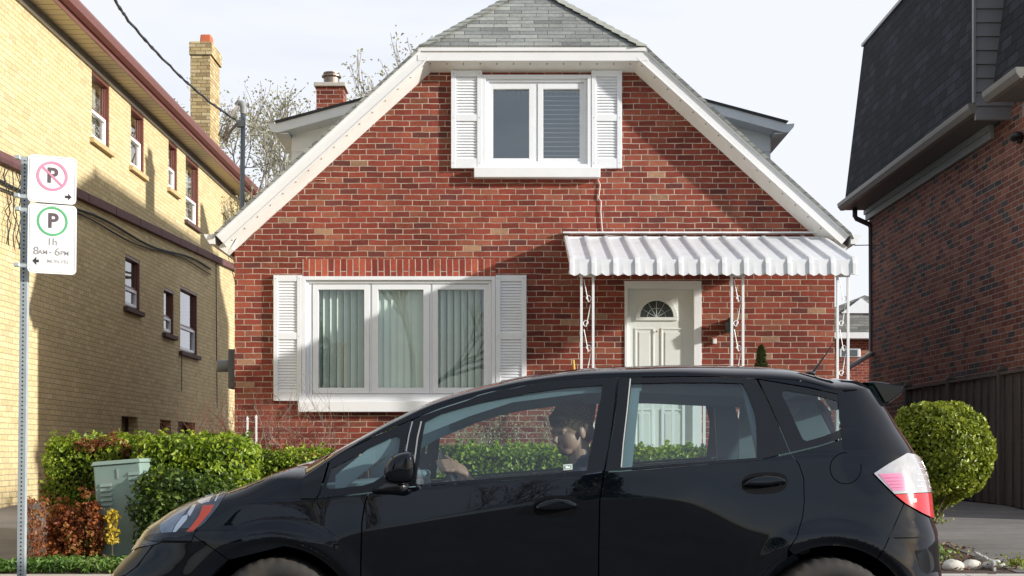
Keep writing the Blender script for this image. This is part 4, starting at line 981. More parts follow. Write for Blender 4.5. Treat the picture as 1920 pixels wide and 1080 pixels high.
rd=[(1133,885),(1165,883.5),(1431,861),(1483,850),(1498,870),(1507,897),(1508,941),(1505,969),(1494,1007),(1478,1030)]+[p for p in RA if p[0]<1476 and p[1]>1030][::-1]+[(1400,BOT-4),(1123,BOT-4),(1123,1040),(1125,939),(1128,919)]
panel('door_skin',rd,paint,parent=doorR,sp=7,extra=crease(.3,.72)+archrings(WXR))
rail=Eline(-.93,XR-.005,40)
quarter=[(1483,850),(1535.5,837),(1580,823),(1593,808),(1602,781),(1602,752),(1595.5,744.5),(1580,740),(1513,725.5),(1420,710)]+[pxz(x,Ee(x)-.0005) for x in np.linspace(1.16,1.495,8)]+[(1634,728.5),(1646,743),(1659,760),(1674,788),(1689,822),(1698,850.8),(1637,888.6),(1675.5,927),(1695,944.5),(1675.5,988.5),(1658.7,1027)]+[p for p in RA if 1482<p[0]<1655 and p[1]<1100][::-1]+[(1478,1031),(1494,1007),(1505,969),(1508,941),(1507,897),(1498,870)]
qq=quarter[:]
panel('rear_quarter',qq,paint,parent=CAR,sp=6,extra=archrings(WXR))
rb=[(1695,944.5),(1726,962),(1749,975),(1757,993),(1759,1012),(1763,1056),(1766,1078),(1766,1150),(1750,BOT-10),(1700,BOT-6)]+[p for p in RA if p[1]<BOT-30 and p[0]>1640][::-1]+[(1658.7,1027),(1675.5,988.5)]
panel('bumper_corner',rb,paint,parent=CAR,sp=6,off=.001,extra=archrings(WXR))
# A-pillar / roof rail strip between window band and roof skin
topline=[(613,859),(618,858),(660,838),(680,828),(717,810),(773,785.5),(791,778),(837,761.5),(884,746.7),(899,739.5),(930,731.5),(960,727),(993,719.5),(1067,710.5),(1131,707.5),(1159,706.5),(1270,705),(1344,705),(1390,706.5),(1420,710)]
rl_=[pxz(x,Ee(x)-.0005) for x in np.linspace(-.84,1.16,50)]
rail=topline+list(reversed(rl_))
panel('roof_rail',rail,paint,parent=CAR,sp=4.5,gap=0,flange=.01)
# cowl patch, fixed front quarter window
cowl=[(538.5,936),(545,912),(556,895),(575,880),(598,866),(617,858.5),(598,925),(591,935)]
panel('cowl_patch',cowl,satin,parent=CAR,sp=4.5,off=-.001,gap=.9)
tri=[(620,858),(660,839),(680,829),(717,811),(772,786.5),(757,850),(745,900),(740,919),(691,924),(593,935),(600,926)]
trih=[(622,878),(660,858),(690,842),(720,828),(742,817),(749,820),(750,828),(747,847),(735,872),(722,890),(700,904),(681,910),(640,915),(617,917),(611,911),(616,897)]
panel('quarter_window_frame',tri,satin,holes=[trih],parent=CAR,sp=4,off=-.001,gap=.9)
panel('quarter_window',inset(trih,-2.5),cglass,parent=CAR,sp=6,off=-.006,gap=0,flange=0)
# front door frame + glass
ff=[(775,786),(791,779),(837,762.5),(884,747.7),(899,740.5),(930,732.5),(960,728),(993,720.5),(1067,711.5),(1131,708.5),(1157,708),(1153,755),(1147,800),(1140,842),(1132,884),(1099,889),(763,913),(741,918.5),(746,900),(760,850)]
fh=[(797,792),(828,776.5),(884,760),(930,748),(960,743),(993,736),(1067,726),(1130,722),(1127,745),(1121,772),(1112,820),(1100,882),(1030,888),(779,908),(785,870),(790,830)]
panel('window_frame',ff,satin,holes=[fh],parent=doorF,sp=4.5,off=-.001,gap=.7)
panel('window',inset(fh,-2.5),cglass,parent=doorF,sp=7,off=-.007,gap=0,flange=0)
rf_=[(1160,708),(1270,706),(1344,706),(1390,707.5),(1419,711),(1422,717),(1440,752),(1462,801),(1482,848.5),(1431,860),(1165,883),(1134,884),(1142,842),(1150,800),(1156,750)]
rh_=[(1184,719),(1270,717),(1344,717),(1393,719),(1405,744),(1416,775),(1419,800),(1419,858),(1165.5,877),(1170,840),(1176,790)]
panel('window_frame',rf_,satin,holes=[rh_],parent=doorR,sp=4.5,off=-.001,gap=.7)
panel('window',inset(rh_,-2.5),cglass,parent=doorR,sp=7,off=-.007,gap=0,flange=0)
qf=[(1421,711),(1513,726.5),(1580,741),(1595,745.5),(1601,753),(1601,781),(1592,807.5),(1579,822),(1535,836),(1483,848.5),(1463,801),(1441,752)]
qh=[(1469,732.5),(1478,732),(1535.5,742),(1573,752),(1581,757),(1584,765),(1584,790),(1581,800),(1575,806),(1545,818),(1513,827),(1506,824),(1502,816),(1495,801),(1480,768),(1466,740)]
panel('rear_quarter_frame',qf,satin,holes=[qh],parent=CAR,sp=4.5,off=-.001,gap=.7)
panel('rear_quarter_window',inset(qh,-2.5),cglass,parent=CAR,sp=6,off=-.005,gap=0,flange=0)
# bright window seals
def strip(name,pts,w,m,par,off=.001):
    a=[];b=[]
    for i,p in enumerate(pts):
        q=pts[min(i+1,len(pts)-1)]; r=pts[max(i-1,0)]; d=Vector((q[0]-r[0],q[1]-r[1])).normalized()
        a.append((p[0]-d.y*w/2,p[1]+d.x*w/2)); b.append((p[0]+d.y*w/2,p[1]-d.x*w/2))
    return panel(name,a+b[::-1],m,parent=par,sp=6,off=off,gap=0,flange=.004)
strip('seal',[(773.5,790),(767,815),(761.5,846)],2.2,chrome,doorF)
strip('seal',[(790,790),(783,820),(779,850),(776,870)],2.6,mat('seal_grey',(.30,.31,.30),.4),doorF)
strip('seal',[(1182,710),(1176,770),(1169,830),(1165,876)],2.2,mat('seal_light',(.5,.5,.47),.35),doorR)
strip('window_sill_trim',[(765,911.5),(900,903),(1000,896),(1098,888.5)],2.6,satin,doorF,.003)
strip('window_sill_trim',[(1168,880.5),(1300,871.5),(1430,861)],2.6,satin,doorR,.003)
# dark liner behind the gaps
ARCf=arcpx(WXF,.372,178,2,30); ARCr=arcpx(WXR,.372,178,2,30)
lz=[(-1.75,.24),(-1.80,.60),(-1.55,.74),(-1.2,.83),(-.9,.865),(-.6,.895),(-.2,.93),(.34,.985),(1.0,1.03),(1.25,1.05),(1.5,1.06),(1.75,.98),(1.93,.8),(1.98,.5),(1.95,.24)]
lz+= [(WXR+.372*math.cos(math.radians(a)),WZ+.372*math.sin(math.radians(a))) for a in range(-8,190,6)]
lz+= [(1.0,.22),(-.62,.22)]+[(WXF+.372*math.cos(math.radians(a)),WZ+.372*math.sin(math.radians(a))) for a in range(-8,190,6)]
panel('body_liner',lz,liner,parent=CAR,sp=.04,off=-.012,gap=0,flange=0,xz=True)
# wheel wells
for cx in (WXF,WXR):
    for sg in (-1,1):
        mb=MB(); n=28; y0=YC+sg*.815; y1=YC+sg*.50
        for i in range(n+1):
            a=math.radians(-20+220*i/n); mb.v+=[(cx+.368*math.cos(a),y0,WZ+.368*math.sin(a)),(cx+.368*math.cos(a),y1,WZ+.368*math.sin(a))]
        mb.f=[(2*i,2*i+1,2*i+3,2*i+2) for i in range(n)]; mb.m=[0]*n
        k=len(mb.v); mb.v+=[(cx+.368*math.cos(math.radians(-20+220*i/n)),y1,WZ+.368*math.sin(math.radians(-20+220*i/n))) for i in range(n+1)]
        mb.f.append(tuple(range(k,k+n+1))); mb.m.append(0)
        mb.build('wheel_well',liner,CAR,fixn=False)
# floor pan
mb=MB(); mb.box(-1.6,1.9,YC-.75,YC+.75,.18,.20); mb.build('floor_pan',liner,CAR)
# wheels
for cx in (WXF,WXR):
    for sg in (-1,1):
        yo=YC+sg*.822; yi=-sg
        t=MB(); prof=[(.215,.0),(.222,-.006),(.245,-.012),(.270,-.010),(.288,-.002),(.299,.012),(.304,.03),(.3055,.09),(.304,.155),(.295,.18),(.25,.195),(.215,.19)]
        vs=[];n=144
        for r,h in prof:
            for k in range(n):
                a=2*math.pi*k/n; rr=r-(.0035 if (r>.286 and k%4==0) else 0); vs.append((cx+rr*math.cos(a),yo+yi*h,WZ+.004+rr*math.sin(a)))
        fs=[(i*n+k,i*n+(k+1)%n,(i+1)*n+(k+1)%n,(i+1)*n+k) for i in range(len(prof)-1) for k in range(n)]
        t.add(vs,fs)
        wo=thing('wheel','','',(0,0,0)); del wo['label']; del wo['category']; wo.parent=CAR; wo.location=(cx,sg*.82,WZ)
        t.build('tyre',rubber,wo,smooth=True)
        r=MB(); r.lathe([(.218,.0),(.212,.004),(.205,.02),(.20,.07),(.06,.09),(0,.09)],(cx,yo,WZ+.004),'y',48) if sg<0 else r.lathe([(.218,.0),(.212,-.004),(.205,-.02),(.20,-.07),(.06,-.09),(0,-.09)],(cx,yo,WZ+.004),'y',48)
        r.build('rim',trim,wo,smooth=False)
        s=MB()
        for k in range(7):
            a=2*math.pi*k/7+.3
            for (r0,r1,wd) in ((.04,.205,.016),):
                c0=Vector((cx+r0*math.cos(a),0,WZ+.004+r0*math.sin(a))); c1=Vector((cx+r1*math.cos(a),0,WZ+.004+r1*math.sin(a))); q=Vector((-math.sin(a),0,math.cos(a)))*wd
                ya,yb=yo+yi*.02,yo+yi*.05
                P=[c0-q*1.3,c1-q,c1+q,c0+q*1.3]
                s.hexa([(p.x,ya,p.z) for p in P]+[(p.x,yb,p.z) for p in P])
        s.lathe([(0,.012),(.035,.012),(.04,.03),(.04,.06)] if sg<0 else [(0,-.012),(.035,-.012),(.04,-.03),(.04,-.06)],(cx,yo,WZ+.004),'y',20)
        s.lathe([(.222,-.001),(.215,-.004),(.208,.004),(.207,.02)] if sg<0 else [(.222,.001),(.215,.004),(.208,-.004),(.207,-.02)],(cx,yo,WZ+.004),'y',48)
        s.build('spokes',mat('alloy',(.45,.46,.48),.3,metal=.8,var=.08),wo,bevel=.003)
# ---------------------------------------------------------------- lights
hl=[(427,921),(409,950),(385,980),(357,1001.5),(318.5,1011.5),(287,1021.7),(261,1026.5),(247,1034),(260,1013),(283,990),(307,971),(333,953),(350,944),(371,936),(387,927.5),(408,923)]
lensm=glass_mat('lamp_lens',(.93,.95,.97),1.42,gain=.8)
hdark=mat('lamp_housing',(.055,.07,.10),.4,metal=0,var=.3,scale=12)
silver=mat('lamp_reflector',(.62,.66,.74),.35,metal=.5,var=.05)
amber=mat('amber_lens',(.55,.07,.035),.25,var=.1)
HL=panel('headlight',hl,hdark,parent=CAR,sp=4,off=.0005,gap=.6)
HLp=HL
def sub(name,poly,m,off,par,sp=4,both=False,**k): return panel(name,poly,m,parent=par,sp=sp,off=off,gap=0,both=both,flange=.004,**k)
for nm,pl,mm in (('amber_marker',[(381,948),(402,946.5),(396,958),(380,977),(359,1000),(344,1001.5),(358,988),(373,968)],amber),
  ('reflector',[(362,947),(368.5,946),(357,967),(355,968),(352,962)],silver),
  ('reflector',[(353,964),(350,975),(335,992),(322,1006),(321,1003),(330,985),(342,969)],silver),
  ('bulb_bowl',[(372,937),(388,928),(402,925),(392,941),(378,945),(371,942)],silver),
  ('inner_bezel',[(300,984),(322,966),(345,953),(358,947),(345,964),(328,985),(318,1006),(300,1012),(302,998)],mat('bezel_sky_blue',(.26,.32,.43),.35,metal=0,var=.3,scale=25)),  # matt grey-blue stands in for sky reflected in the lamp
  ('bronze_bezel',[(262,1018),(283,998),(300,985),(301,1000),(298,1013),(270,1021)],mat('bezel_brown',(.16,.14,.13),.35,metal=0,var=.5,scale=25))):
    sub(nm,pl,mm,.0022,HLp)
for k in range(4):
    a=(398+k*6.5,925-.8*k); sub('reflector_rib',[(a[0],a[1]),(a[0]+2.2,a[1]),(a[0]-6,a[1]+17),(a[0]-8.4,a[1]+17)],silver if k%2==0 else hdark,.0034,HLp)
panel('lens',inset(hl,.3),lensm,parent=HLp,sp=4,off=.006,gap=0,both=False,flange=.004)
tl_white=[(1698.4,850.8),(1714,853.5),(1721,858),(1728,863),(1733,873),(1739,890),(1743,908),(1744.3,923.5),(1710,925.3),(1675.5,927),(1655,907),(1637,888.6),(1665,870)]
tl_red=[(1675.5,927.6),(1710,926),(1744.5,924.2),(1746.5,945),(1748.5,968),(1748,973),(1726,962),(1695,944)]
tw=mat('tail_clear',(.46,.45,.46),.12,metal=.25,var=.18,scale=26,coat=1); tr_=mat('tail_red',(.55,.012,.02),.12,var=.3,scale=14,coat=1); tp=mat('tail_pink',(.62,.20,.34),.2,var=.12,coat=1)
TL=panel('tail_light',tl_white,tw,parent=CAR,sp=4,off=.010,gap=.3,flange=.02)
panel('red_lens',tl_red,tr_,parent=TL,sp=4,off=.010,gap=.3,flange=.02)
sub('pink_reflector',[(1645.5,890),(1687.6,888),(1701,920),(1672,921)],tp,.0115,TL)
for k in range(4): sub('reflector_line',[(1655+k*5,897+k*6),(1692+k*2.6,896+k*6),(1692.3+k*2.6,897+k*6),(1656+k*5,898+k*6)],mat('line_dark_pink',(.40,.08,.16),.3),.0125,TL)
for k in range(5): sub('reflector_rib',[(1716,868+k*11),(1729+k,868+k*11+2),(1729.5+k,869.3+k*11+2),(1716,869.3+k*11)],silver,.0118,TL)
sub('bright_spot',[(1709,936),(1715,935),(1716,942),(1710,943)],mat('tail_bulb',(.85,.35,.3),.2,coat=1),.0115,TL)
# fuel door ring
ring=[(1585.5+30*math.cos(2*math.pi*i/40),878+30*math.sin(2*math.pi*i/40)) for i in range(40)]
ring2=[(1585.5+28.3*math.cos(2*math.pi*i/40),878+28.3*math.sin(2*math.pi*i/40)) for i in range(40)]
panel('fuel_door_seam',ring,liner,holes=[ring2],parent=CAR,sp=3,off=.0006,gap=0,both=False,flange=0)
# handles
def handle(cx,cy,par):
    # recess cup (dark) + lever standing proud
    el=[(cx+43*math.copysign(abs(math.cos(t))**.7,math.cos(t)),cy+20.5*math.copysign(abs(math.sin(t))**.8,math.sin(t))-.06*(43*math.cos(t))) for t in np.linspace(0,2*math.pi,36,endpoint=False)]
    o=panel('handle_recess',el,mat('recess_black',(.002,.002,.003),.5,coat=.0,spec=.15),parent=par,sp=4,off=.0008,gap=0,flange=0)
    up=[]
    for i in range(25):
        t=i/24; up.append((cx-42+84*t, cy+2.5-.06*(-42+84*t)-18*math.sin(math.pi*min(1,max(0,t)))**.42))
    lo=[(cx+42-84*t, cy+3.0+.06*(-42+84*t)+5.5*math.sin(math.pi*t)**.6) for t in np.linspace(0,1,17)[1:-1]]
    poly=inset(up+lo,.3); vs,tr=cdt(poly,[],3.2); x,z,w=hit([v[0] for v in vs],[v[1] for v in vs]); n=nrmW(x,z)
    bp=np.array([v for v in subdiv(poly,3.2)]); h=np.array([min(1,math.sqrt(((bp-np.array(v))**2).sum(1).min())/7) for v in vs]); h=np.sqrt(np.clip(1-(1-h)**2,0,1))
    P=np.stack([x,YC-w,z],-1)+n*(.002+.032*h)[:,None]
    mb=MB(); fs=[]
    for a,b,c in tr:
        cr=np.cross(P[b]-P[a],P[c]-P[a]); fs.append((a,b,c) if cr.dot(n[a])>0 else (a,c,b))
    mb.add([tuple(p) for p in P],fs); o2=mb.build('door_handle',paint,par,smooth=True,fixn=False)
    P[:,1]=2*YC-P[:,1]; mb=MB(); mb.add([tuple(p) for p in P],[tuple(reversed(f)) for f in fs]); mb.build('door_handle',paint,par,smooth=True,fixn=False)
handle(1043,949.5,doorF); handle(1433.5,906,doorR)
# spoiler
Y0=6.32
prof=[(1618,716.5),(1640,715),(1668,718.5),(1692,722.5),(1695.5,726),(1692,737),(1681.5,746),(1667,755.5),(1658,757),(1648,739),(1637,722)]
pr=[((a-960)*Y0/F,CZ+(850-b)*Y0/F) for a,b in prof]
sp_=MB(); sp_.prism([(x,0,z) for x,z in pr],(0,Y0,0),(0,2*YC-Y0,0)); sp_.build('spoiler',paint,CAR,bevel=.008)
an=MB(); an.tube([((1520-960)*YC/F,YC,CZ+(850-704)*YC/F),((1546-960)*YC/F,YC,CZ+(850-668)*YC/F),((1562-960)*YC/F,YC,CZ+(850-644)*YC/F)],[.007,.004,.0025],8); an.sphere(((1520-960)*YC/F,YC,CZ+(850-700)*YC/F),(.03,.02,.012)); an.build('antenna',trim,CAR)
# mirror
mr_=MB(); Ym=5.93
def mp_(a,b,Y): return ((a-960)*Y/F,Y,CZ+(850-b)*Y/F)
outl=[(778,845),(762,845.5),(748,848),(738,853),(729,860),(723,870),(719,883),(719,894),(723,902),(733,907),(750,908),(766,907),(774,903),(778,895)]
cxm,cym=752,876
rings=[(.55,5.865),(.86,5.875),(.97,5.90),(1.0,5.94),(1.0,6.03),(.93,6.06),(.6,6.07)]
n=len(outl); V=[]
for sc,Y in rings:
    for a,b in outl: V.append(mp_(cxm+(a-cxm)*sc,cym+(b-cym)*sc,Y if a<775 else Y))
Fm=[(i*n+k,i*n+(k+1)%n,(i+1)*n+(k+1)%n,(i+1)*n+k) for i in range(len(rings)-1) for k in range(n)]+[tuple(range(n-1,-1,-1)),tuple((len(rings)-1)*n+k for k in range(n))]
mr_.add(V,Fm); mo=mr_.build('side_mirror',paint,CAR,smooth=True); s=mo.modifiers.new('s','SUBSURF'); s.levels=2; s.render_levels=2
m2=MB(); V2=[(x,2*YC-y,z) for x,y,z in V]; m2.add(V2,[tuple(reversed(f)) for f in Fm]); mo2=m2.build('side_mirror',paint,CAR,smooth=True); s=mo2.modifiers.new('s','SUBSURF'); s.levels=2; s.render_levels=2
for k,(mm,sg) in enumerate(((mo,1),(mo2,-1))):
    ft=MB(); P=[mp_(700,921,6.03),mp_(730,914,6.0),mp_(752,912,5.97),mp_(756,907,5.96)]
    P=[(x,YC+(y-YC)*sg,z) for x,y,z in P]; ft.tube(P,[.012,.024,.028,.03],12); ft.build('mirror_foot',trim,mm,smooth=True)
    g=MB(); V3=[mp_(778.6,cym+(b-cym)*.86,Y) for b,Y in ((850,5.90),(850,6.03),(903,6.03),(903,5.90))]; V3=[(x,YC+(y-YC)*sg,z) for x,y,z in V3]; g.add(V3,[(0,1,2,3)]); g.build('mirror_glass',silver,mm,fixn=False)
# sticker on the front window
sub('sticker',[(1055,870),(1074,868.5),(1074.5,881),(1055.5,882.5)],mat('sticker_dark',(.10,.11,.11),.5),-.003,doorF)
sub('sticker',[(1056.3,871.2),(1072.8,869.8),(1073.2,879.8),(1056.8,881.2)],mat('sticker_border',(.62,.64,.58),.5),-.002,doorF)
sub('sticker',[(1058,872.8),(1071.3,871.7),(1071.6,878.3),(1058.4,879.5)],mat('sticker_teal',(.12,.26,.24),.5,var=.5,scale=120),-.001,doorF)
sub('sticker',[(1060,874.5),(1064,873.6),(1066,875),(1069,874),(1069.5,877.6),(1060.5,878.4)],mat('sticker_white',(.75,.78,.7),.5),-.0004,doorF)
# ---------------------------------------------------------------- interior
def rbox(name,x0,x1,y0,y1,z0,z1,m,par=CAR,bevel=.03,tilt=None):
    mb=MB(); c=Vector(((x0+x1)/2,(y0+y1)/2,(z0+z1)/2)); mb.box(x0,x1,y0,y1,z0,z1)
    if tilt:
        zr=z0; mb.v=[(x+(z-zr)*tilt,y,z) for x,y,z in mb.v]
    return mb.build(name,m,par,bevel=bevel)
# headliner with thick side rails
xsx=np.linspace(-.35,1.45,24); V=[];Fc=[]
for x in xsx:
    e=float(Ee(x)); w=float(side(x,e)); zt=e-.035
    if x>.2: zt=min(zt,1.425)
    V+=[(x,YC-w+.05,zt-.015),(x,YC-w+.13,zt),(x,YC,zt+.02),(x,YC+w-.13,zt),(x,YC+w-.05,zt-.055),(x,YC+w-.02,zt-.03)]
for i in range(len(xsx)-1):
    for k in range(5): Fc.append((i*6+k,i*6+k+1,(i+1)*6+k+1,(i+1)*6+k))
mb=MB(); mb.add(V,Fc); mb.build('headliner',lining,CAR,fixn=False,smooth=False)
# inner pillars / door cards (far side shows through the windows)
for sg in (-1,1):
    b=MB()
    def pil(p0,p1,w0,w1,th=.03):
        # p=(x,z)
        q=[]
        for (x,z),w in ((p0,w0),(p1,w1)):
            yv=float(Ww(x,z))-.03; yv2=yv-th
            for dx,y in ((-w,yv),(w,yv),(w,yv2),(-w,yv2)): q.append((x+dx,YC+sg*y,z))
        b=MB(); b.hexa([q[0],q[1],q[2],q[3],q[4],q[5],q[6],q[7]]); b.build('pillar_trim',plast,CAR)
    pil((.47,.85),(.55,1.41),.055,.045); pil((1.19,.95),(1.10,1.41),.055,.035) if sg<0 else pil((1.27,.95),(1.17,1.41),.10,.05); pil((1.66,1.02),(1.56,1.33),.05,.04)
    pts=[(-.80,.93),(-.62,1.08),(-.42,1.20),(-.2,1.29),(0,1.355),(.3,1.395),(.6,1.41)]
    for i in range(len(pts)-1):
        (xa,za),(xb,zb_)=pts[i],pts[i+1]; ya=float(Ww(xa,za))-.025; yb=float(Ww(xb,zb_))-.025
        b.hexa([(xa,YC+sg*ya,za-.04),(xb,YC+sg*yb,zb_-.04),(xb,YC+sg*(yb-.04),zb_-.04),(xa,YC+sg*(ya-.04),za-.04),(xa,YC+sg*ya,za+.05),(xb,YC+sg*yb,zb_+.05),(xb,YC+sg*(yb-.04),zb_+.05),(xa,YC+sg*(ya-.04),za+.05)])
    b.build('roof_rail_trim',plast,CAR)
    b=MB(); b.hexa([(-.64,YC+sg*.80,.30),(1.02,YC+sg*.80,.30),(1.02,YC+sg*.74,.30),(-.64,YC+sg*.74,.30),(-.64,YC+sg*.78,.70),(1.02,YC+sg*.78,.70),(1.02,YC+sg*.72,.70),(-.64,YC+sg*.73,.70)]); b.hexa([(-.85,YC+sg*.78,.701),(1.4,YC+sg*.78,.701),(1.4,YC+sg*.72,.701),(-.85,YC+sg*.72,.701),(-.85,YC+sg*.78,.862),(1.4,YC+sg*.76,1.04),(1.4,YC+sg*.71,1.04),(-.85,YC+sg*.72,.862)]); b.build('door_card',plast,CAR)
# dashboard
b=MB(); b.hexa([(-.93,YC-.66,.72),(-.42,YC-.70,.60),(-.42,YC+.70,.60),(-.93,YC+.66,.72),(-.95,YC-.66,.93),(-.46,YC-.68,.965),(-.46,YC+.68,.965),(-.95,YC+.66,.93)]); b.box(-.60,-.40,YC-.56,YC-.22,.966,1.0); b.build('dashboard',plast,CAR,bevel=.03)
# steering wheel: tilted ring near driver
sw=MB(); cxw,cyw,czw=-.262,YC-.385,.985; R_=.185; pts=[]
ax=Vector((.90,0,.42)).normalized(); ux=Vector((0,1,0)); uz=ax.cross(ux).normalized()
SWP=lambda a,r=R_: Vector((cxw,cyw,czw-.075))+ux*math.cos(a)*r+uz*math.sin(a)*r
sw.tube([SWP(2*math.pi*i/40) for i in range(41)],.0155,10,cap=False)
sw.tube([SWP(math.pi/2*0),SWP(0,.02)],.014,8); sw.tube([SWP(math.pi),SWP(math.pi,.02)],.014,8); sw.tube([SWP(-math.pi/2),SWP(0,.0)],.014,8)
cc=Vector((cxw,cyw,czw-.075)); sw.tube([cc+ax*.01,cc-ax*.05],[.055,.06],16); sw.tube([cc-ax*.05,cc-ax*.26],.035,10)
sw.build('steering_wheel',mat('wheel_black',(.018,.02,.024),.45),CAR,smooth=True)
# seats
def seat(x,y):
    s=MB(); s.box(x-.05,x+.44,y-.25,y+.25,.42,.62); so_=s.build('seat',fabric,CAR,bevel=.06)
    s=MB(); s.hexa([(x+.36,y-.23,.6),(x+.50,y-.23,.6),(x+.50,y+.23,.6),(x+.36,y+.23,.6),(x+.50,y-.20,1.12),(x+.60,y-.20,1.12),(x+.60,y+.20,1.12),(x+.50,y+.20,1.12)]); s.build('seat_back',fabric,so_,bevel=.05)
    s=MB(); s.hexa([(x+.51,y-.12,1.15),(x+.60,y-.12,1.15),(x+.60,y+.12,1.15),(x+.51,y+.12,1.15),(x+.53,y-.10,1.30),(x+.61,y-.10,1.30),(x+.61,y+.10,1.30),(x+.53,y+.10,1.30)]); s.tube([(x+.56,y-.06,1.10),(x+.57,y-.06,1.17)],.007,6); s.tube([(x+.56,y+.06,1.10),(x+.57,y+.06,1.17)],.007,6); s.build('headrest',fabric,so_,bevel=.03)
seat(-.02,YC-.37)
s=MB(); s.box(-.07,.42,YC+.12,YC+.60,.42,.62); so_=s.build('seat',fabric,CAR,bevel=.06)
s=MB(); s.hexa([(.36,YC+.14,.6),(.50,YC+.14,.6),(.50,YC+.58,.6),(.36,YC+.58,.6),(.50,YC+.17,.98),(.60,YC+.17,.98),(.60,YC+.55,.98),(.50,YC+.55,.98)]); s.build('seat_back',fabric,so_,bevel=.05)
s=MB(); s.box(.95,1.35,YC-.62,YC+.62,.45,.62); so_=s.build('rear_seat',fabric,CAR,bevel=.05)
s=MB(); s.hexa([(1.28,YC-.6,.6),(1.40,YC-.6,.6),(1.40,YC+.6,.6),(1.28,YC+.6,.6),(1.38,YC-.58,.96),(1.48,YC-.58,.96),(1.48,YC+.58,.96),(1.38,YC+.58,.96)]); s.build('seat_back',fabric,so_,bevel=.04)
# rear-view mirror
b=MB(); b.hexa([(-.42,YC-.14,1.215),(-.39,YC-.14,1.215),(-.39,YC+.10,1.215),(-.42,YC+.10,1.215),(-.41,YC-.14,1.275),(-.37,YC-.14,1.275),(-.37,YC+.10,1.275),(-.41,YC+.10,1.275)]); b.tube([(-.40,YC,1.27),(-.42,YC,1.33)],.01,8); b.build('rear_view_mirror',trim,CAR,bevel=.008)
b=MB(); b.hexa([(1.26,YC+.60,.97),(1.86,YC+.50,.97),(1.86,YC+.53,.97),(1.26,YC+.63,.97),(1.26,YC+.55,1.36),(1.66,YC+.50,1.36),(1.66,YC+.53,1.36),(1.26,YC+.58,1.36)]); b.build('cargo_trim',lining,CAR)
b=MB(); b.hexa([(1.40,YC+.48,1.02),(1.47,YC+.48,1.02),(1.47,YC+.49,1.02),(1.40,YC+.49,1.02),(1.38,YC+.47,1.20),(1.45,YC+.47,1.20),(1.45,YC+.48,1.20),(1.38,YC+.48,1.20)]); b.hexa([(1.40,YC+.47,1.21),(1.47,YC+.47,1.22),(1.47,YC+.48,1.22),(1.40,YC+.48,1.21),(1.52,YC+.45,1.33),(1.58,YC+.45,1.33),(1.58,YC+.46,1.33),(1.52,YC+.46,1.33)]); b.build('rear_seat_belt',mat('pale_belt',(.42,.47,.48),.7),CAR)
# seat belt
b=MB(); b.tube([(.52,YC-.60,1.25),(.50,YC-.56,1.0),(.46,YC-.50,.65)],.012,6); b.build('seat_belt',trim,CAR)
# ================================================================ driver
skin=mat('skin',(.35,.21,.16),.5,var=.08,scale=12); skin.node_tree.nodes['Principled BSDF'].inputs['Subsurface Weight'].default_value=.08
jacket=mat('navy_jacket',(.020,.030,.055),.8,var=.3,scale=6,bump=.002); hairm=mat('brown_hair',(.075,.048,.026),.55,var=.5,scale=60,stretch=(1,1,.3))
PD=thing('person','driver in a dark navy jacket with short brown hair, one hand on the steering wheel','person',(.30,YC-.385,.6))
def remesh(o,v,sm_=4,f=.5):
    r=o.modifiers.new('r','REMESH'); r.mode='VOXEL'; r.voxel_size=v; r.use_smooth_shade=True
    s=o.modifiers.new('s','SMOOTH'); s.iterations=sm_; s.factor=f
yd=YC-.385
b=MB()
HC=Vector((.285,yd-.005,1.185))
def H3(x,y,z): # head-local, x forward(-X world), tilt down 14 deg, turned slightly to the window
    a=math.radians(-16); yw=math.radians(36)
    v=Vector((-x,y,z)); v=Matrix.Rotation(a,3,'Y')@v; v=Matrix.Rotation(yw,3,'Z')@v; return HC+v
def ell(mb,c,r,R=None,n=20,m=14):
    k=len(mb.v); mb.sphere((0,0,0),r,n,m)
    for i in range(k,len(mb.v)):
        v=Vector(mb.v[i]); mb.v[i]=tuple(H3(c[0]+v.x*-1*-1,c[1]+v.y,c[2]+v.z))
ell(b,(-.012,0,.035),(.098,.076,.088)); ell(b,(.035,0,-.025),(.058,.060,.072)); ell(b,(.055,0,-.075),(.036,.038,.028)); ell(b,(.03,0,-.055),(.05,.052,.04))
b.tube([H3(.085,0,.018),H3(.112,0,-.018),H3(.098,0,-.030)],[.010,.014,.010],10)     # nose
for sg in (-1,1):
    ell(b,(-.005,sg*.077,-.008),(.020,.010,.032),n=12,m=8); ell(b,(.078,sg*.032,.024),(.016,.022,.010),n=12,m=8)
ell(b,(.088,0,-.048),(.012,.024,.007),n=12,m=6); ell(b,(.086,0,-.060),(.011,.020,.007),n=12,m=6)
b.tube([H3(-.02,0,-.05),(.325,yd,1.06),(.345,yd,1.0),(.36,yd,.9)],[.055,.056,.062,.10],16)
b.tube([(.36,yd,.95),(.38,yd,.8),(.37,yd,.66),(.33,yd,.56)],[.12,.13,.13,.14],20)
for sg in (-1,1):
    b.tube([(.33,yd+sg*.08,.58),(.1,yd+sg*.11,.66),(-.12,yd+sg*.12,.66),(-.30,yd+sg*.12,.38),(-.38,yd+sg*.12,.28),(-.50,yd+sg*.12,.27)],[.10,.085,.065,.05,.035,.035],14)
RPn=SWP(math.pi*.78); RT=(SWP(math.pi*.76)-SWP(math.pi*.80)).normalized()  # up along the rim
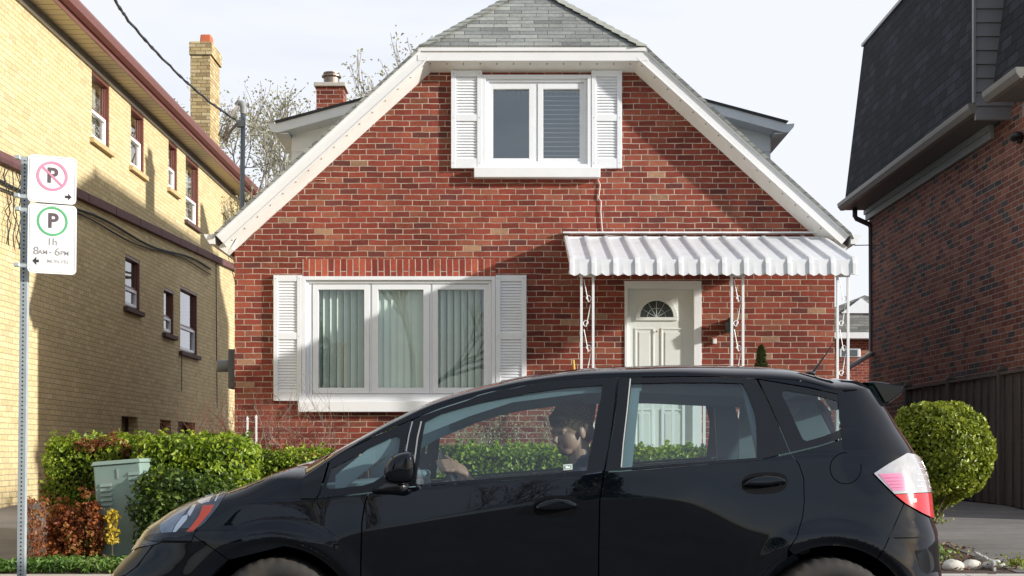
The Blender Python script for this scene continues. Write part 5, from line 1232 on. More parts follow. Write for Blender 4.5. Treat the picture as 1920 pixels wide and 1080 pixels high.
# left hand on the near part of the rim (camera side)
wr=RPn+Vector((.115,.008,-.072)); el_=Vector((.14,yd-.20,.76)); shl=Vector((.36,yd-.175,.965))
b.tube([shl,el_,wr],[.050,.038,.024],14); b.tube([wr-(wr-el_)*.12,wr,wr+(RPn-wr)*.30],[.025,.023,.025],12)
pc=RPn+Vector((.055,-.022,-.006))
ctr=[RPn+Vector((.088,-.018,-.020)),pc,RPn+Vector((.028,-.024,.004))]
for dz,rr in ((.022,.016),(.008,.018),(-.008,.018),(-.022,.016)): b.tube([wr+(ctr[0]-wr)*.4+RT*dz*.5,ctr[0]+RT*dz*.8,ctr[1]+RT*dz,ctr[2]+RT*dz],[.018,rr*.95,rr,.0135],10)
for i,(dz,ln) in enumerate(((.032,1.0),(.011,1.1),(-.010,1.05),(-.030,.85))):
    k0=RPn+Vector((.026,-.026,.004))+RT*dz; k1=RPn+Vector((-.008*ln,-.031,.004))+RT*dz*1.02; k2=RPn+Vector((-.030*ln,-.012,.0))+RT*dz*1.0; k3=RPn+Vector((-.026,.014,-.002))+RT*dz*.95; k4=RPn+Vector((-.006,.024,-.003))+RT*dz*.93
    b.tube([k0,k1,k2,k3,k4],[.0112,.0098,.0092,.0088,.0078],10)
b.tube([ctr[0]+RT*.020+Vector((-.01,.015,0)),RPn+Vector((.03,.012,0))+RT*.048,RPn+Vector((.014,.018,0))+RT*.075],[.014,.0115,.009],10)
# right arm resting toward the lap side of the wheel
shr=Vector((.36,yd+.175,.965)); RP2=SWP(math.pi*.12); wr2=RP2+Vector((.10,.01,-.05)); el2=Vector((.10,yd+.24,.78))
b.tube([shr,el2,wr2],[.055,.042,.026],14); b.tube([wr2,RP2+Vector((.03,.0,0))],[.028,.036],12)
RT2=(SWP(math.pi*.14)-SWP(math.pi*.10)).normalized()
for dz in (.03,.01,-.01,-.03): b.tube([RP2+Vector((.02,.02,0))+RT2*dz,RP2+Vector((-.015,.03,0))+RT2*dz,RP2+Vector((-.03,.0,0))+RT2*dz,RP2+Vector((-.01,-.02,0))+RT2*dz],[.011,.0095,.009,.008],8)
b.tube([RP2+Vector((.03,-.01,0))+RT2*.03,RP2+Vector((.012,-.016,0))+RT2*.07],[.012,.009],8)
bo=b.build('body',skin,PD); remesh(bo,.0045,5,.5)
j=MB()
j.tube([(.335,yd,1.035),(.35,yd,.985),(.37,yd,.90),(.385,yd,.75),(.37,yd,.6),(.34,yd,.5)],[.066,.10,.165,.175,.17,.165],24)
for sg in (-1,1): j.sphere((.36,yd+sg*.155,.945),(.085,.075,.075),16,10)
j.tube([shl,el_,wr-(wr-el_)*.02],[.074,.056,.031],16); j.tube([shr,el2,wr2-(wr2-el2)*.14],[.078,.060,.040],16)
j.tube([(.30,yd-.01,1.045),(.335,yd,1.025),(.36,yd,1.0)],[.060,.078,.09],18)
for sg in (-1,1): j.tube([(.36,yd+sg*.09,.58),(.1,yd+sg*.115,.67),(-.13,yd+sg*.12,.67),(-.32,yd+sg*.12,.36)],[.115,.10,.08,.062],14)
jo=j.build('jacket',jacket,bo); remesh(jo,.011,2,.5)
h=MB(); ell(h,(-.022,0,.048),(.104,.085,.092)); ell(h,(-.055,0,-.01),(.062,.078,.075)); ell(h,(.055,.0,.085),(.045,.062,.03))
ho=h.build('hair',hairm,bo); remesh(ho,.008,1)
n=5200; u=RNG.normal(size=(n,3)); u/=np.linalg.norm(u,axis=1)[:,None]; u[:,2]=np.abs(u[:,2])*1.0-.35*(u[:,0]<.2)*RNG.random(n)
pts=[]; nr=[]
for q in u:
    p=H3(-.022+q[0]*.106,q[1]*.088,.048+q[2]*.094); pts.append(tuple(p))
hs=leaves('hair_strands',pts,.030,mat('hair_strand_highlight',(.24,.16,.085),.45,var=.4,scale=50),ho,None,1,.12,(0,0,0),.05); hs.location=(0,0,0); hs.parent=bo; hs.location=(0,0,0)  # strands coloured paler than the hair to paint a sunlit highlight
# eyes
e=MB()
for sg in (-1,1): ell(e,(.077,sg*.032,.014),(.010,.012,.009),n=10,m=8)
e.build('eyes',mat('eye',(.25,.22,.2),.2),bo,smooth=True)
# ================================================================ parking sign
ps=thing('parking_sign_post','perforated galvanised steel post carrying two white parking signs','sign',(-3.19,8.72,.145))
def local(mb,name,m,par,M,smooth=False,bevel=0):
    # mesh given in sign-local coords, placed by M in world
    mb.v=[tuple(M@Vector(v)) for v in mb.v]; return mb.build(name,m,par,smooth=smooth,bevel=bevel)
Mp=Matrix.Translation((-3.205,8.74,.13))@Matrix.Rotation(math.radians(.58),4,'Y')@Matrix.Rotation(math.radians(14),4,'Z')
p=MB(); w=.0225; Hh=2.885
p.box(-w,w,-.003,0,0,Hh); p.box(w-.003,w,.0005,.045,0,Hh); p.box(-w,-w+.003,.0005,.045,0,Hh); p.box(-w+.003,w-.003,.042,.045,0,Hh)
p.add([(w,-.003,0),(w+.012,.012,0),(w+.012,.012,Hh),(w,-.003,Hh)],[(0,1,2,3)])
local(p,'post',galv,ps,Mp)
p=MB(); z=.03
while z<Hh-.01: p.lathe([(0,-.0042),(.0058,-.0042),(.0058,-.003)],(0,0,z),'y',10); z+=.0262
local(p,'holes',mat('hole_dark',(.02,.02,.022),.9),ps,Mp)
def textmesh(txt,size,bold=0):
    c=bpy.data.curves.new('t','FONT'); c.body=txt; c.size=size; c.offset=bold; c.align_x='CENTER'; c.align_y='CENTER'; c.resolution_u=4
    o=bpy.data.objects.new('t',c); SC.collection.objects.link(o); dg=bpy.context.evaluated_depsgraph_get(); dg.update(); me=bpy.data.meshes.new_from_object(o.evaluated_get(dg))
    vs=[tuple(v.co) for v in me.vertices]; fs=[tuple(q.vertices) for q in me.polygons]; bpy.data.objects.remove(o); return vs,fs
def addtext(mb,txt,size,x,z,y=-.004,bold=0,sx=1,mi=None):
    vs,fs=textmesh(txt,size,bold); mb.add([(x+v[0]*sx,y,z+v[1]) for v in vs],fs,mi)
def ring(mb,cx,cz,r0,r1,y=-.0035,n=48,mi=None):
    vs=[];fs=[]
    for k in range(n):
        a=2*math.pi*k/n; vs+=[(cx+r0*math.cos(a),y,cz+r0*math.sin(a)),(cx+r1*math.cos(a),y,cz+r1*math.sin(a))]
    mb.add(vs,[(2*k,2*k+1,(2*k+3)%(2*n),(2*k+2)%(2*n)) for k in range(n)],mi)
def rrect(w,h,r,n=6):
    o=[]
    for cx,cz,a0 in ((w/2-r,h/2-r,0),(-w/2+r,h/2-r,90),(-w/2+r,-h/2+r,180),(w/2-r,-h/2+r,270)):
        for i in range(n+1): a=math.radians(a0+90*i/n); o.append((cx+r*math.cos(a),cz+r*math.sin(a)))
    return o
sgw=mat('sign_white',(.82,.82,.80),.35,var=.03,coat=.2); blk=mat('sign_black',(.03,.025,.03),.5); gryp=mat('sign_grey',(.11,.08,.09),.5); pink=mat('sign_faded_red',(.78,.26,.38),.4,var=.05); green=mat('sign_green',(.10,.42,.17),.4,var=.05); faint=mat('sign_faint_print',(.30,.28,.28),.5); bord=mat('sign_border',(.40,.41,.41),.5)
def sign(h,cz,art,roll):
    M=Matrix.Translation((-2.983,8.70,cz))@Matrix.Rotation(math.radians(21),4,'Z')@Matrix.Rotation(math.radians(roll),4,'Y')
    s=MB(); o=rrect(.30,h,.03); s.prism([(x,0,z) for x,z in o],(0,-.0015,0),(0,.0015,0)); so_=local(s,'sign',sgw,ps,M)
    s=MB(); a=rrect(.282,h-.018,.024); b2=rrect(.276,h-.024,.021); n=len(a); s.add([(x,-.0032,z) for x,z in a]+[(x,-.0032,z) for x,z in b2],[(i,(i+1)%n,n+(i+1)%n,n+i) for i in range(n)]); local(s,'sign_border',bord,so_,M)
    art(so_,M)
    for zz in (h*.40,-h*.40):
        s=MB(); s.box(-.225,-.135,.003,.010,zz-.012,zz+.012); s.box(-.232,-.20,-.03,.003,zz-.012,zz+.012); local(s,'bracket',galv,so_,M,bevel=.002)
def art1(so_,M):
    cz=.022
    t=MB(); addtext(t,'P',.135,.0,cz,-.0040,.004); local(t,'letter',gryp,so_,M)
    t=MB(); ring(t,0,cz,.080,.096,-.0048); 
    a=math.radians(-43); d=Vector((math.cos(a),math.sin(a))); nn_=Vector((-d.y,d.x))*.0062; L1=.083
    t.add([(d.x*s1*L1+nn_.x*s2,-.0052,cz+d.y*s1*L1+nn_.y*s2) for s1,s2 in ((-1,-1),(1,-1),(1,1),(-1,1))],[(0,1,2,3)]); local(t,'prohibition_ring',pink,so_,M)
    t=MB(); x,z=.098,-.105; t.add([(x+.024,-.004,z),(x+.0,-.004,z+.024),(x+.004,-.004,z+.008),(x-.022,-.004,z+.008),(x-.014,-.004,z),(x-.022,-.004,z-.008),(x+.004,-.004,z-.008),(x,-.004,z-.024)],[(0,1,2),(0,2,6),(0,6,7),(2,3,4),(2,4,6),(4,5,6)]); local(t,'arrow',blk,so_,M)
def art2(so_,M):
    cz=.115
    t=MB(); addtext(t,'P',.130,.003,cz,-.0040,.004); local(t,'letter',gryp,so_,M)
    t=MB(); ring(t,0,cz,.081,.095,-.0042); local(t,'green_ring',green,so_,M)
    t=MB(); addtext(t,'1h',.066,.0,-.020,-.004,.0004); addtext(t,'8',.074,-.098,-.083,-.004,.0003); addtext(t,'AM',.042,-.056,-.089,-.004,.0003); addtext(t,'-',.06,-.010,-.083,-.004,.001); addtext(t,'6',.074,.032,-.083,-.004,.0003); addtext(t,'PM',.042,.078,-.089,-.004,.0003); local(t,'hours_text',faint,so_,M)
    t=MB(); addtext(t,'MON-FRI',.036,.035,-.145,-.004,.0002,.9); local(t,'days_text',mat('sign_very_faint',(.46,.45,.44),.5),so_,M)
    t=MB(); x,z=-.098,-.147; t.add([(x-.022,-.004,z),(x+.004,-.004,z+.028),(x+.002,-.004,z+.008),(x+.022,-.004,z+.010),(x+.016,-.004,z),(x+.022,-.004,z-.010),(x+.002,-.004,z-.008),(x+.004,-.004,z-.028)],[(0,1,2),(0,2,6),(0,6,7),(2,3,4),(2,4,6),(4,5,6)]); local(t,'arrow',blk,so_,M)
sign(.305,2.856,art1,1.0); sign(.45,2.47,art2,.6)
# ================================================================ utility box
boxm=mat('utility_green',(.22,.31,.27),.5,var=.08,scale=4,dirt=((.28,.30,.27),9,.5))
UX=thing('utility_box','weathered pale green utility cabinet half buried in the hedge','utility box',(-3.3,11.5,.2))
Mu=Matrix.Translation((-3.255,11.25,.15))@Matrix.Rotation(math.radians(-4.5),4,'Y')@Matrix.Rotation(math.radians(-6),4,'Z')
q=MB(); q.box(-.205,.205,0,.36,0,.84); local(q,'cabinet',boxm,UX,Mu,bevel=.012)
q=MB(); q.hexa([(-.218,-.018,.842),(.218,-.018,.842),(.218,.375,.842),(-.218,.375,.842),(-.205,.0,.875),(.205,.0,.875),(.205,.36,.875),(-.205,.36,.875)]); local(q,'lid',boxm,UX,Mu,bevel=.006)
q=MB()
for gx,zs in ((-.155,[.50,.54,.58,.62,.66]),(.10,[.62,.66,.70,.74])):
    q=MB()
    for z in zs: q.hexa([(gx,-.014,z),(gx+.10,-.014,z),(gx+.10,-.002,z),(gx,-.002,z),(gx,-.004,z+.026),(gx+.10,-.004,z+.026),(gx+.10,-.001,z+.026),(gx,-.001,z+.026)])
    local(q,'louvres',boxm,UX,Mu)
q=MB(); q.box(.0,.012,-.006,-.001,.72,.80); local(q,'latch',galv,UX,Mu)
# ================================================================ vegetation
g_green=leaf_mat('leaf_hedge',[(.045,.08,.008),(.11,.18,.013),(.23,.33,.022),(.36,.45,.045),(.46,.53,.10)],.4,.42)
g_dark=leaf_mat('leaf_dark_green',[(.02,.04,.008),(.045,.08,.012),(.09,.15,.02),(.16,.22,.04)],.5,.3)
g_red=leaf_mat('leaf_barberry_red',[(.10,.02,.012),(.20,.05,.025),(.28,.10,.04),(.20,.14,.04)],.5,.3)
g_orange=leaf_mat('leaf_barberry_orange',[(.08,.022,.012),(.20,.05,.02),(.33,.10,.025),(.28,.14,.035),(.12,.12,.03)],.5,.3)
g_yellow=leaf_mat('leaf_yellow',[(.45,.30,.02),(.65,.48,.04),(.6,.52,.15)],.5,.4)
g_lime=leaf_mat('leaf_boxwood',[(.08,.11,.012),(.18,.23,.02),(.31,.36,.035),(.46,.48,.08)],.35,.35)
g_grass=leaf_mat('leaf_groundcover',[(.04,.09,.015),(.08,.17,.03),(.15,.26,.05),(.26,.34,.10)],.45,.35)
g_bud=leaf_mat('leaf_bud',[(.20,.20,.09),(.34,.33,.17),(.48,.46,.32),(.55,.52,.44)],.7,.4)
twig=mat('twig_brown',(.10,.065,.045),.85,var=.3); twigr=mat('twig_reddish',(.15,.045,.03),.8,var=.3); twigp=mat('twig_pale',(.26,.23,.19),.85,var=.3)
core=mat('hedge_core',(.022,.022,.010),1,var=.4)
def n3(p,s=3.0,seed=0):
    p=np.asarray(p); r=0
    for k,(f,a) in enumerate(((1,1),(2.1,.5),(4.3,.28))):
        r=r+a*np.sin(p[:,0]*s*f+seed+1.3*k+1.7*np.sin(p[:,2]*s*f*.8+seed))*np.cos(p[:,1]*s*f*1.1+2.1*k+seed*.7+1.3*np.sin(p[:,0]*s*f*.6))*np.cos(p[:,2]*s*f+.9*k)
    return r
def boxpts(b,n,depth=.10,amp=.045,seed=0,low=.35):
    x0,x1,y0,y1,z0,z1=b; c=np.array([(x0+x1)/2,(y0+y1)/2,(z0+z1)/2]); h=np.array([(x1-x0)/2,(y1-y0)/2,(z1-z0)/2])
    A=np.array([h[1]*h[2],h[1]*h[2]*.6,h[0]*h[2]*2.0,h[0]*h[2]*.35,h[0]*h[1]*1.4]); A/=A.sum()
    f=RNG.choice(5,n,p=A); u=RNG.uniform(-1,1,(n,3))
    nr=np.zeros((n,3)); ax=[0,0,1,1,2]; sg=[1,-1,-1,1,1]
    for k in range(5): m=f==k; u[m,ax[k]]=sg[k]; nr[m,ax[k]]=sg[k]
    # round the corners
    l=(np.abs(u)**5).sum(1)**(1/5); u=u/l[:,None]*1.0
    p=c+u*h; gn=np.sign(u)*np.abs(u)**4/h; gn/=np.linalg.norm(gn,axis=1)[:,None]
    p=p+gn*(n3(p,4,seed)*amp-RNG.random(n)[:,None].ravel()**1.6*depth+RNG.normal(size=n)*.012)[:,None]
    return p,gn
def hedge(name,label,cat,boxes,n,size,mats,group=None,loc=None,amp=.045,jit=.8,stems=True,corein=.09):
    b0=boxes[0]; loc=loc or ((b0[0]+b0[1])/2,(b0[2]+b0[3])/2,gz((b0[2]+b0[3])/2))
    T=thing(name,label,cat,loc,group)
    tot=sum((b[1]-b[0]+.5)*(b[5]-b[4]) for b in boxes)
    P=[];Q=[]
    for i,b in enumerate(boxes):
        k=int(n*((b[1]-b[0]+.5)*(b[5]-b[4]))/tot); p,g=boxpts(b,k,seed=i*2.3+len(label)*.1,amp=amp); P.append(p);Q.append(g)
    P=np.concatenate(P);Q=np.concatenate(Q)
    for b in boxes:
        ns_=int((b[1]-b[0])*16)
        for _ in range(ns_):
            x=RNG.uniform(b[0]+.05,b[1]-.05); y=RNG.uniform(b[2]+.03,b[3]-.05); hgt=RNG.uniform(.02,.10); kk=int(5+hgt*60); sp2=np.stack([x+RNG.normal(size=kk)*.014,y+RNG.normal(size=kk)*.014,b[5]-.02+RNG.random(kk)*hgt],1); P=np.concatenate([P,sp2]); Q=np.concatenate([Q,np.tile([0,-.3,.9],(kk,1))])
    sel=n3(P,2.2,len(label)) 
    for i,(m,lo,hi) in enumerate(mats):
        k=(sel+RNG.normal(size=len(sel))*.15>=lo)&(sel+RNG.normal(size=len(sel))*.15<hi)
        if k.sum()>10: leaves('foliage',P[k],size,m,T,Q[k],jit,.62,T.location)
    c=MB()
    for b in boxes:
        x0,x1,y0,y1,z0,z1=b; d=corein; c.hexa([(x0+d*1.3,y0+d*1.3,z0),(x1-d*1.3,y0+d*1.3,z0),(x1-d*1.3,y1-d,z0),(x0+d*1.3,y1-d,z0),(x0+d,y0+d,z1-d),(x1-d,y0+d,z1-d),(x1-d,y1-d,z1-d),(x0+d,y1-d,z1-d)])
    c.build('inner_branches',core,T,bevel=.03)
    if stems:
        s=MB()
        for b in boxes:
            for i in range(int((b[1]-b[0])*9)):
                x=RNG.uniform(b[0]+.06,b[1]-.06); y=RNG.uniform(b[2]+.02,b[2]+.25); zt=b[5]+RNG.uniform(-.25,.02)
                s.tube([(x,y+.1,b[4]-.12),(x+RNG.normal()*.04,y+.03,(b[4]+zt)/2),(x+RNG.normal()*.08,y,zt)],[.008,.005,.002],4)
        s.build('stems',twig,T)
    return T
MG=[(g_green,-.35,9),(g_dark,-9,-.35)]
hedge('hedge','tall clipped green hedge beside the pale green utility cabinet','hedge',[(-3.32,-2.28,11.45,12.5,.30,1.22),(-4.12,-2.4,12.0,12.7,.25,1.225)],24000,.050,MG,amp=.06)
hedge('barberry_shrub','red tipped shrub growing at the left end of the tall hedge','shrub',[(-4.16,-3.42,11.75,12.15,.55,1.215)],5200,.034,[(g_red,.30,9),(g_dark,-9,-.35),(g_green,-.35,.30)],stems=False)
hedge('barberry_shrub','mixed green and red low hedge between the tall hedge and the car windshield','shrub',[(-2.55,-1.55,12.3,12.8,.32,1.11)],9000,.034,[(g_red,.22,9),(g_green,-.45,.22),(g_dark,-9,-.45)])
hedge('hedge','low clipped green hedge seen through the car windows','hedge',[(-1.5,2.35,12.3,12.85,.32,1.135)],20000,.045,MG)
hedge('barberry_shrub','bushy orange leaved shrub in front of the utility cabinet','shrub',[(-3.86,-3.52,11.0,11.4,.17,.60),(-3.66,-3.40,11.0,11.4,.17,.74),(-3.88,-3.72,11.1,11.5,.17,.70)],4200,.040,[(g_orange,-9,9)],amp=.13,corein=.17)
# straggling orange sprigs
T=[o for o in SC.objects if o.get('label','').startswith('bushy orange')][0]
s=MB(); P=[]
for i in range(9):
    x=-3.80-RNG.random()*.10; y=10.8+RNG.random()*.15; z=.15
    pts=[(x+.1,y,z)]
    for k in range(6): pts.append((x+.03*math.sin(k+i),y,z+.09*(k+1))); P+= [(pts[-1][0]+RNG.normal()*.02,y+RNG.normal()*.02,pts[-1][2]+RNG.normal()*.02) for _ in range(9 if i<4 else 4)]
    s.tube(pts,.003,4)
s.build('stems',twigr,T); leaves('foliage',P,.032,g_orange,T,None,1,.7,T.location)
ys_=thing('yellow_shrub','bright yellow leaved sprig against the utility cabinet','shrub',(-3.32,11.0,.19))
P=[(-3.30+RNG.normal()*.028,11.05+RNG.normal()*.03,.34+RNG.random()*.27) for _ in range(170)]; leaves('foliage',P,.034,g_yellow,ys_,None,1,.8,ys_.location)
s=MB(); s.tube([(-3.30,11.05,.15),(-3.29,11.05,.4),(-3.31,11.05,.64)],[.006,.005,.002],5); s.build('stems',twig,ys_)
# darker leafy shrub in front of the tall hedge by the bumper
hedge('shrub','loose dark green shrub between the utility cabinet and the headlight','shrub',[(-3.12,-2.35,11.05,11.5,.2,.86)],6500,.042,[(g_dark,-9,.35),(g_green,.35,9)],amp=.09,corein=.12)
# topiary
TP=thing('topiary_bush','round clipped yellow green boxwood bush behind the tail light','bush',(3.74,12.0,gz(12)))
n=15000; u=RNG.normal(size=(n,3)); u/=np.linalg.norm(u,axis=1)[:,None]
rad=np.array([.46,.43,.485]); r=1-.24*RNG.random(n)**1.8+.10*n3(u*1.0,3.6,2.0)+RNG.normal(size=n)*.012
P=np.array([3.83,12.0,1.085])+u*rad*r[:,None]; P[:,2]=np.where(P[:,2]>1.42,1.42+(P[:,2]-1.42)*.72,P[:,2]); low=P[:,2]<.78; P[low,0]+= -(.78-P[low,2])*.55
leaves('foliage',P,.042,g_lime,TP,u,.9,.6,TP.location)
m2=9; P=[(3.72+RNG.normal()*.07,12+RNG.normal()*.07,.45+RNG.random()*.3) for _ in range(700)]; leaves('foliage',P,.032,g_lime,TP,None,1,.6,TP.location)
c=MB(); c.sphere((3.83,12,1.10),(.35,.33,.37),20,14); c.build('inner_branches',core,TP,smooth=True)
s=MB()
for i in range(9):
    a=i*.7; s.tube([(3.70+RNG.normal()*.03,12+RNG.normal()*.03,.2),(3.74+.06*math.cos(a),12+.06*math.sin(a),.5),(3.83+.25*math.cos(a),12+.25*math.sin(a),.85)],[.014,.011,.006],6)
s.build('stems',twig,TP)
# twiggy shrubs
def twigs(name,label,x,y,z,w,hgt,n,m,leafm=None,ls=.02,nl=0,seed=1,th=.004,cat='shrub'):
    R=np.random.default_rng(seed); T=thing(name,label,cat,(x,y,z)); s=MB(); L=[]
    def br(p,d,l,r,dep):
        q=[p]; 
        for k in range(3):
            d=(d+Vector(R.normal(size=3))*.16).normalized(); p=p+d*l/3; q.append(p)
        s.tube(q,[r,r*.85,r*.7,r*.5],3,cap=False)
        if dep>0:
            for k in range(3 if dep>1 else 2):
                pp=q[1+int(R.integers(0,3))]; dd=(d+Vector(R.normal(size=3))*.55); dd.z+=.15; br(pp,dd.normalized(),l*.62,r*.6,dep-1)
        L.append(p); L.append(q[2])
    for i in range(n):
        px=x+R.uniform(-w,w)*.45; d=Vector(((px-x)/w*.9+R.normal()*.1,R.normal()*.12,1)).normalized(); br(Vector((px,y+R.normal()*.06,z)),d,hgt*.55,th,3)
    s.build('branches',m,T,fixn=False)
    if leafm: 
        P=[]
        for p in L:
            for _ in range(nl): P.append(tuple(p+Vector(R.normal(size=3))*.02))
        leaves('foliage',P,ls,leafm,T,None,1,.6,T.location)
    return T
twigs('bare_shrub','reddish leafless shrub by the left corner of the brick house',-2.85,14.9,.45,.75,1.25,36,twigr,None,.018,1,3,th=.008)
twigs('bare_shrub','twiggy shrub under the left end of the picture window sill',-2.30,14.7,.45,.50,1.50,11,twigp,None,.016,1,8,th=.005)
twigs('bare_shrub','pale budding shrub in front of the brick wall seen through the driver window',.12,14.5,.45,.7,1.15,15,twigp,g_bud,.022,2,5)
twigs('bare_shrub','small budding shrub seen through the middle of the driver window',-.55,14.6,.45,.5,1.0,9,twigp,g_bud,.022,2,6)
twigs('bare_shrub','thin climbing stems on the house corner below the electric meter',-3.18,15.75,.45,.14,1.6,5,twigr,None,.03,1,12)
# white stakes
for px,y0,lab in ((464,786,'shorter thin white garden stake near the house corner'),(480.5,783,'taller thin white garden stake right of the other stake')):
    s=MB(); X=hx(px,14.2); s.box(X-.008,X+.008,14.19,14.21,.44,hz(y0,14.2)); s.hexa([(X-.012,14.19,hz(y0,14.2)),(X+.012,14.19,hz(y0,14.2)),(X+.012,14.21,hz(y0,14.2)),(X-.012,14.21,hz(y0,14.2)),(X-.003,14.198,hz(y0,14.2)+.03),(X+.003,14.198,hz(y0,14.2)+.03),(X+.003,14.202,hz(y0,14.2)+.03),(X-.003,14.202,hz(y0,14.2)+.03)])
    tag(s.build('garden_stake',white,origin=(X,14.2,.44)),lab,'stake','white garden stakes')
# ground cover
n=5200; P=np.stack([RNG.uniform(-6.2,-2.2,n),10.40+RNG.random(n)**1.3*.62,np.zeros(n)],1); P[:,2]=.16+RNG.random(n)*.075
k=~((P[:,0]<-4.0)&(P[:,1]>10.66)); P=P[k]
nr=np.tile([0,-.3,.8],(len(P),1)); o=leaves('ground_cover',P,.062,g_grass,None,nr,.8,.35,(-3.5,10.7,.15)); tag(o,'leafy green ground cover along the edge of the sidewalk','ground cover',kind='stuff')
n=2600; P=np.stack([RNG.uniform(-3.4,4.0,n),RNG.uniform(10.45,12.2,n),np.zeros(n)],1); P[:,2]=[gz(v)+.02 for v in P[:,1]]; P[:,2]+=RNG.random(n)*.03
k=(P[:,0]<-2.6)|(P[:,0]>3.3); P=P[k]
o=leaves('leaf_litter',P,.04,leaf_mat('litter',[(.12,.06,.04),(.20,.11,.07),(.30,.2,.14),(.10,.14,.04)],.8,.1),None,np.tile([0,-.2,1.],(len(P),1)),.5,.6,(0,11,.2)); tag(o,'fallen leaves and bark scattered on the garden soil','leaf litter',kind='stuff')
# turf in front of the house
n=9000; P=np.stack([RNG.uniform(-2.9,3.85,n),RNG.uniform(12.9,15.9,n),np.full(n,.44)],1); P[:,2]=[gz(v)+.03 for v in P[:,1]]
o=leaves('lawn_grass',P,.06,g_dark,None,np.tile([1.,0,.1],(n,1)),.8,.2,(0,14,.4)); tag(o,'short lawn grass in front of the brick house','grass',kind='stuff')
# small plants in the right bed
for (x,y,lab,nn2,mm) in ((3.42,10.9,'small broad leaved green plant in the soil bed behind the rear bumper',60,g_grass),(3.38,11.5,'low sprawling green plant just right of the rear bumper',80,g_lime),(3.62,11.2,'thin green weed beside the plastic edging strip',50,g_lime),(3.98,10.62,'patch of low weeds right of the white stones',90,g_lime)):
    T=thing('small_plant',lab,'plant',(x,y,gz(y))); P=[(x+RNG.normal()*.07,y+RNG.normal()*.04,gz(y)+.02+abs(RNG.normal())*.06) for _ in range(nn2)]; leaves('foliage',P,.055 if mm is g_grass else .035,mm,T,None,1,.5,T.location)
    s=MB()
    for k in range(5): s.tube([(x,y,gz(y)-.02),(x+RNG.normal()*.05,y,gz(y)+.10)],.003,4)
    s.build('stems',twig,T)
# edging strip
s=MB(); e0=(hx(1828,11.15),11.15,gz(11.15)); e1=(hx(1865,10.55),10.55,gz(10.55)); 
for i in range(10):
    a=Vector(e0).lerp(Vector(e1),i/10); b_2=Vector(e0).lerp(Vector(e1),(i+1)/10); wv=.008*math.sin(i*1.7); wv2=.008*math.sin((i+1)*1.7)
    s.hexa([(a.x+wv,a.y,a.z-.05),(b_2.x+wv2,b_2.y,b_2.z-.05),(b_2.x+wv2+.02,b_2.y,b_2.z-.05),(a.x+wv+.02,a.y,a.z-.05),(a.x+wv,a.y,a.z+.075),(b_2.x+wv2,b_2.y,b_2.z+.065),(b_2.x+wv2+.02,b_2.y,b_2.z+.065),(a.x+wv+.02,a.y,a.z+.075)])
tag(s.build('edging_strip',mat('edging_grey',(.45,.45,.43),.6,var=.2),origin=(e1[0],e1[1],gz(10.5))),'pale plastic edging strip standing in the soil by the white stones','edging')
# stones
stone=mat('white_stone',(.58,.55,.49),.85,var=.22,scale=14,bump=.006,dirt=((.30,.25,.19),12,.5))
for i,(px,py,r,lab) in enumerate(((1786,1072,.085,'pale rounded garden stone nearest the rear bumper'),(1822,1073,.078,'large white garden stone second from the bumper'),(1853,1074,.055,'white garden stone at the foot of the edging strip'),(1876,1075,.042,'small white garden stone at the right end of the row'),(1868,1063,.040,'small pale stone behind the others near the edging strip'))):
    Y=10.62+.05*i+(0.12 if i==4 else 0); X=hx(px,Y); s=MB(); s.sphere((0,0,0),(r,r*.8,r*.62),22,16)
    A=np.array(s.v); k=1+.10*n3(A/r,1.9,i*3.1)+.03*n3(A/r,5,i); A=A*k[:,None]; s.v=[(X+a[0],Y+a[1],gz(Y)+r*.35+a[2]) for a in A]
    tag(s.build('stone',stone,origin=(X,Y,gz(Y)),smooth=True),lab,'stone','white stones edging the flower bed')
# potted conifer
CF=thing('dwarf_conifer','small pointed green conifer on the porch beside the middle post','plant',(2.78,14.95,.985))
n=4200; t=RNG.random(n); z=1.06+1.22*t; rr=.17*np.sqrt(np.clip(1-t,0,1))*(.55+.5*RNG.random(n))*(1+.2*np.sin(z*20)); a=RNG.random(n)*6.283
P=np.stack([2.78+rr*np.cos(a),14.95+rr*np.sin(a),z],1); leaves('foliage',P,.042,leaf_mat('conifer',[(.02,.045,.01),(.05,.085,.015),(.11,.14,.03),(.20,.16,.05)],.6,.2),CF,np.stack([np.cos(a),np.sin(a),.4+0*a],1),.7,.3,CF.location)
s=MB(); s.tube([(2.78,14.95,1.05),(2.78,14.95,2.2)],[.02,.004],6); s.build('trunk',twig,CF)
s=MB(); s.lathe([(0,0),(.09,0),(.12,.20),(.13,.20),(.13,.23),(.10,.23),(.10,.18),(0,.18)],(2.78,14.95,.985),'z',24); s.build('pot',mat('plant_pot',(.30,.12,.07),.8),CF)
# broom handle
s=MB(); s.tube([(.80,15.55,1.0),(.735,15.75,2.02)],.013,8,0); s.tube([(.735,15.75,2.02),(.722,15.79,2.18)],.014,8,1); s.hexa([(.70,15.45,.986),(.92,15.45,.986),(.92,15.58,.986),(.70,15.58,.986),(.76,15.52,1.08),(.86,15.52,1.08),(.86,15.57,1.08),(.76,15.57,1.08)],0)
tag(s.build('broom',[mat('teal_handle',(.02,.20,.20),.4),mat('yellow_handle',(.60,.38,.05),.4)],origin=(.81,15.5,.985)),'broom with teal and yellow handle leaning on the porch wall','broom')
# plastic bag on the hedge
s=MB(); s.sphere((0,0,0),1,26,18); A=np.array(s.v); k=1+.16*n3(A,2.4,1)+.10*n3(A,6,4); A=A*k[:,None]*np.array([.13,.08,.085]); A[:,2]+=np.where(A[:,0]<-.06,.05,0)*1.0
s.v=[(1.99+a[0],12.55+a[1],1.20+a[2]) for a in A]; tag(s.build('plastic_bag',mat('white_plastic',(.75,.75,.74),.35,var=.08),origin=(1.99,12.55,1.13)),'crumpled white plastic bag lying on the low hedge','bag')
